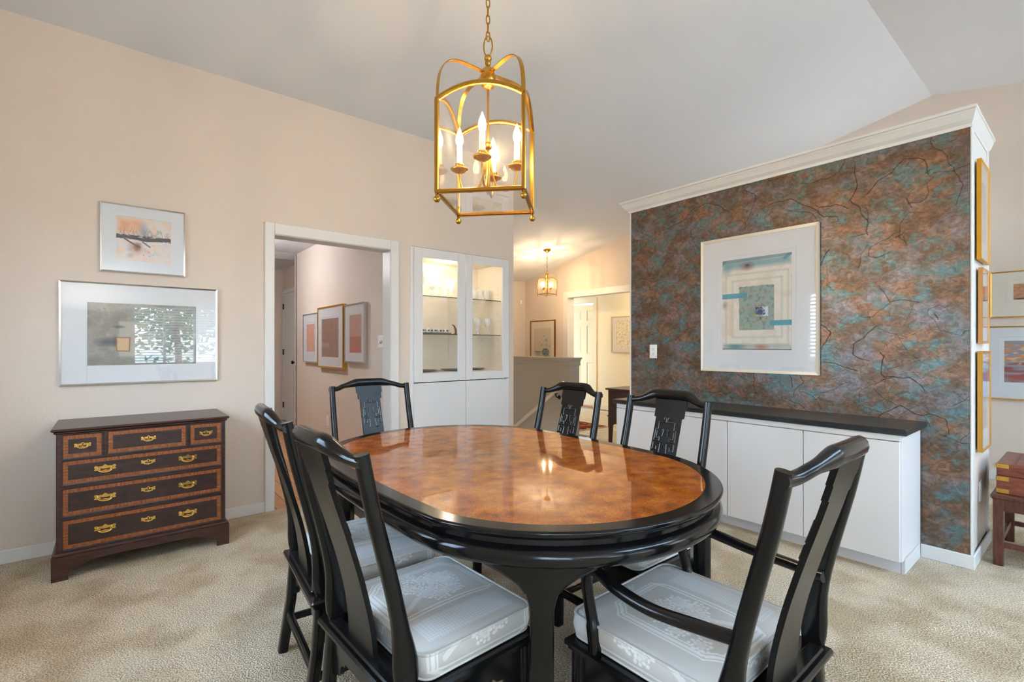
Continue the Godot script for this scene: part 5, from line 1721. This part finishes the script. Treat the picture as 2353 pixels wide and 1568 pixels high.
func garden_tree(label: String, at: Vector3, r: float, h: float):
	var o := thing("garden_tree", label, "tree", at, 0, "garden trees outside the windows")
	var s := Sh.new()
	s.tube(spline([Vector3(0, -0.2, 0), Vector3(0.05, h * 0.3, 0.03), Vector3(-0.04, h * 0.6, 0), Vector3(0, h * 0.85, 0)], 4), 0.09, 8)
	part("trunk", s, M.stand_wood, o)
	var leaf := Sh.new()
	leaf.prism(PackedVector2Array([Vector2(0, -0.11), Vector2(0.05, -0.03), Vector2(0.05, 0.04), Vector2(0, 0.12), Vector2(-0.05, 0.04), Vector2(-0.05, -0.03)]), 0.004)
	var mm := MultiMesh.new()
	mm.transform_format = MultiMesh.TRANSFORM_3D
	mm.mesh = leaf.mesh()
	mm.instance_count = 1500
	var rn := RandomNumberGenerator.new()
	rn.seed = int(h * 100)
	for i in 1500:
		var d := Vector3(rn.randfn(), rn.randfn() * 0.8, rn.randfn()).limit_length(2.0) * 0.5
		mm.set_instance_transform(i, Transform3D(Basis.from_euler(Vector3(rn.randf() * TAU, rn.randf() * TAU, rn.randf() * TAU)), Vector3(d.x * r, h * 0.62 + d.y * h * 0.42, d.z * r)))
	var f := MultiMeshInstance3D.new()
	f.name = "foliage"
	f.multimesh = mm
	f.material_override = M.leaf
	f.set_meta("kind", "stuff")
	o.add_child(f, true)

# ---------------------------------------------------------------- smaller things
func plate(label: String, at: Vector3, turn: float, kind: String):
	var o := thing("wall_outlet" if kind == "outlet" else "light_switch", label, "outlet" if kind == "outlet" else "switch", at, deg_to_rad(turn))
	var w := 0.115 if kind == "double" else 0.072
	var s := Sh.new()
	s.bb(Vector3(-w / 2, -0.058, 0.0), Vector3(w / 2, 0.058, 0.006), 0.0025)
	part("cover_plate", s, M.plastic_white, o)
	if kind == "outlet":
		for y in [-0.021, 0.021]:
			s = Sh.new()
			s.bb(Vector3(-0.016, y - 0.014, 0.005), Vector3(0.016, y + 0.014, 0.0075), 0.0015)
			var r := part("receptacle", s, M.plastic_white, o)
			s = Sh.new()
			for x in [-0.006, 0.006]: s.box(Vector3(x, y + 0.003, 0.0076), Vector3(0.002, 0.008, 0.0008))
			s.box(Vector3(0, y - 0.007, 0.0076), Vector3(0.004, 0.004, 0.0008))
			part("slot", s, M.slot_dark, r)
	else:
		s = Sh.new()
		s.bb(Vector3(-w / 4 - 0.005, -0.012, 0.005), Vector3(-w / 4 + 0.005, 0.012, 0.012), 0.002)
		part("toggle", s, M.plastic_white, o)
		s = Sh.new()
		s.lathe([Vector2(0, 0), Vector2(0.017, 0), Vector2(0.015, 0.016), Vector2(0, 0.017)], 16, false, T(Vector3(w / 4, -0.004, 0.005), 0, 90))
		part("dimmer_knob", s, M.silver, o)

func sensor(label: String, at: Vector3, turn: float):
	var s := Sh.new()
	s.bb(Vector3(-0.025, -0.04, 0.0), Vector3(0.025, 0.04, 0.025), 0.008)
	var o := solo("wall_sensor", s, M.plastic_white, label, "sensor", at)
	o.rotation.y = deg_to_rad(turn)

func campaign_box():
	var o := thing("box_stand", "low dark wooden stand with square legs under the brass-bound box", "stand", Vector3(4.01, 0, -0.065))
	var s := Sh.new()
	s.bb(Vector3(-0.285, 0.362, -0.325), Vector3(0.285, 0.388, 0.325), 0.007)
	part("top", s, M.stand_wood, o)
	s = Sh.new()
	for sg in [-1, 1]:
		s.bb(Vector3(-0.26, 0.30, sg * 0.295 - 0.01), Vector3(0.26, 0.364, sg * 0.295 + 0.01)); s.bb(Vector3(sg * 0.255 - 0.01, 0.30, -0.29), Vector3(sg * 0.255 + 0.01, 0.364, 0.29))
	part("rail", s, M.stand_wood, o)
	for x in [-1, 1]:
		for z in [-1, 1]:
			s = Sh.new()
			s.bb(Vector3(x * 0.255 - 0.021, 0, z * 0.295 - 0.021), Vector3(x * 0.255 + 0.021, 0.364, z * 0.295 + 0.021), 0.004)
			part("leg", s, M.stand_wood, o)
	for sg in [-1, 1]:
		s = Sh.new()
		s.bb(Vector3(sg * 0.255 - 0.009, 0.10, -0.28), Vector3(sg * 0.255 + 0.009, 0.128, 0.28), 0.002)
		part("stretcher", s, M.stand_wood, o)
		s = Sh.new()
		s.bb(Vector3(-0.24, 0.10, sg * 0.295 - 0.009), Vector3(0.24, 0.128, sg * 0.295 + 0.009), 0.002)
		part("stretcher", s, M.stand_wood, o)
	var b := thing("campaign_box", "polished brown wooden box with brass corner straps on the low stand", "box", Vector3(4.0, 0.3885, -0.05))
	s = Sh.new()
	s.bb(Vector3(-0.23, 0, -0.32), Vector3(0.23, 0.098, 0.32), 0.003)
	part("body", s, M.campaign_wood, b)
	s = Sh.new()
	s.bb(Vector3(-0.23, 0.0995, -0.32), Vector3(0.23, 0.165, 0.32), 0.003)
	var lid := part("lid", s, M.campaign_wood, b)
	s = Sh.new()
	s.frame(0.40, 0.52, 0.012, 0.1645, 0.1656, 0, T(Vector3.ZERO, 0, -90))
	part("inlay_line", s, M.stand_wood, lid)
	for y in [0.015, 0.082, 0.152]:
		for sz in [-1, 1]:
			s = Sh.new()
			s.bb(Vector3(-0.2315, y - 0.011, sz * 0.3215 - (0.05 if sz > 0 else 0.0)), Vector3(-0.2295, y + 0.011, sz * 0.3215 + (0.05 if sz < 0 else 0.0)))
			s.bb(Vector3(-0.2315, y - 0.011, sz * 0.3205 - 0.001), Vector3(-0.15, y + 0.011, sz * 0.3205 + 0.001))
			for d in [0.012, 0.042]: s.lathe([Vector2(0, 0), Vector2(0.003, 0), Vector2(0, 0.0015)], 8, false, T(Vector3(-0.2315, y, sz * (0.3215 - d)), 0, 0, 90))
			part("brass_strap", s, M.gold_frame, b)

func entry_things():
	var o := thing("entry_chest", "dark wooden chest on tapered legs beyond the end of the buffet", "chest", Vector3(4.95, -0.0, -3.4))
	var s := Sh.new()
	s.bb(Vector3(-0.225, 0.655, -0.52), Vector3(0.225, 0.678, 0.52), 0.006)
	part("top", s, M.chest_wood, o)
	s = Sh.new()
	s.bb(Vector3(-0.2, 0.33, -0.49), Vector3(0.2, 0.655, 0.49), 0.003)
	part("body", s, M.chest_wood, o)
	s = Sh.new()
	s.bb(Vector3(-0.21, 0.325, -0.5), Vector3(0.21, 0.34, 0.5), 0.004)
	part("moulding", s, M.mahogany, o)
	s = Sh.new()
	s.prism(PackedVector2Array([Vector2(-0.49, 0.33), Vector2(-0.49, 0.2), Vector2(-0.44, 0.2), Vector2(-0.41, 0.235), Vector2(-0.36, 0.245), Vector2(0.36, 0.245), Vector2(0.41, 0.235), Vector2(0.44, 0.2), Vector2(0.49, 0.2), Vector2(0.49, 0.33)]), 0.02, T(Vector3(-0.19, 0, 0), 90))
	part("skirt", s, M.chest_wood, o)
	for x in [-1, 1]:
		for z in [-1, 1]:
			s = Sh.new()
			s.sweep([Vector3(x * 0.175, 0.33, z * 0.463), Vector3(x * 0.18, 0.0, z * 0.472)], Sh.rrect(0.05, 0.05, 0.004, 1), Vector3(1, 0, 0), false, true, [Vector2.ONE, Vector2.ONE * 0.72])
			part("leg", s, M.chest_wood, o)
	# rug
	var p := Pic.new(260, 160, rgb(124, 44, 36))
	p.wash(0.06, 3, rgb(92, 32, 30), 0.5, 0.6, 0.8)
	p.rect(0, 0, 1, 0.03, rgb(196, 170, 140)); p.rect(0, 0.97, 1, 1, rgb(196, 170, 140)); p.rect(0, 0, 0.02, 1, rgb(196, 170, 140)); p.rect(0.98, 0, 1, 1, rgb(196, 170, 140))
	for q in [[0.03, rgb(84, 24, 26)], [0.1, rgb(170, 92, 70)]]:
		var e: float = q[0]
		p.path([Vector2(e, e * 1.6), Vector2(1 - e, e * 1.6), Vector2(1 - e, 1 - e * 1.6), Vector2(e, 1 - e * 1.6), Vector2(e, e * 1.6)], 0.02, q[1], 0.9)
	var r := RandomNumberGenerator.new()
	r.seed = 9
	for k in 260:
		var x := r.randf()
		var y := r.randf()
		if x > 0.13 and x < 0.87 and y > 0.2 and y < 0.8 and r.randf() < 0.5: continue
		p.blob(x, y, 0.012, 0.018, [rgb(216, 190, 150), rgb(60, 40, 56), rgb(196, 120, 88)][k % 3], 0.9, 0.4)
	var rm := p.mat(0.95)
	s = Sh.new()
	s.uvquad(Vector3(-0.44, 0.0085, -0.85), Vector3(0.44, 0.0085, -0.85), Vector3(0.44, 0.0085, 0.85), Vector3(-0.44, 0.0085, 0.85))
	s.bb(Vector3(-0.44, 0.0, -0.85), Vector3(0.44, 0.0082, 0.85))
	var rug := solo("entry_rug", s, rm, "red patterned rug lying on the entry tiles past the half wall", "rug", Vector3(5.3, 0.0005, -5.5))
	rug.rotation.y = deg_to_rad(-4)

func small_things():
	plate("white double outlet on the patina wall left of the framed abstract", Vector3(3.559, 1.152, -2.425), -90, "outlet")
	plate("outlet low on the partition's narrow end, under the pictures", Vector3(3.85, 0.368, -0.4455), 0, "outlet")
	plate("white double switch plate with a dimmer, seen through the doorway", Vector3(1.93, 1.24, -4.25), -90, "double")
	plate("outlet low on the hall wall, seen through the doorway", Vector3(1.93, 0.335, -5.68), -90, "outlet")
	sensor("small white sensor on the hall's end wall beside a door", Vector3(2.0, 1.84, -8.5), 0)
	sensor("small white sensor on the wall above the stair", Vector3(5.98, 2.02, -7.0), 0)

func _ready():
	light_and_camera()
	make_materials()
	build_setting()
	dining_table()
	chairs()
	buffet()
	dresser()
	china_cabinet()
	pictures()
	lantern("pendant_lantern", "large brass lantern with candle bulbs hung over the dining table", Vector3(1.196, 1.79, -1.606), deg_to_rad(-47.4), 1.0, roof(-1.606), 0.11)
	lantern("stair_lantern", "small brass lantern hung from the ceiling beyond the half wall", Vector3(5.28, 2.01, -5.54), deg_to_rad(5.0), 0.62, roof(-5.54), 0.1)
	uplighter("tall floor lamp with an upturned white bowl by the window, west corner", Vector3(-0.35, 0, 4.2), 1.55)
	uplighter("tall floor lamp with an upturned white bowl by the window, east corner", Vector3(5.4, 0, 4.2), 2.3)
	uplighter("tall floor lamp with an upturned white bowl behind the patina-covered partition", Vector3(5.6, 0, -1.55), 0.2)
	for q in [["broad leafy tree in the garden, opposite the western window pair", Vector3(1.6, -0.4, 11.0), 1.9, 4.2], ["taller leafy tree in the garden, farthest from the house", Vector3(3.6, -0.4, 13.5), 2.2, 5.2], ["small leafy tree in the garden, close to the east window", Vector3(5.6, -0.4, 10.5), 1.5, 3.4]]:
		garden_tree(q[0], q[1], q[2], q[3])
	campaign_box()
	entry_things()
	small_things()
	ceiling_lamp("round white ceiling light in the hall", Vector3(0.9, 2.44, -6.0), 0.5, Color(0.96, 0.97, 1.0))
	ceiling_lamp("round white ceiling light in the entry", Vector3(6.66, 2.44, -4.6), 0.25, Color(1, 0.95, 0.84))
	ceiling_lamp("round white ceiling light in the far room", Vector3(8.3, 2.44, -8.4), 0.8, Color(1, 0.92, 0.78))
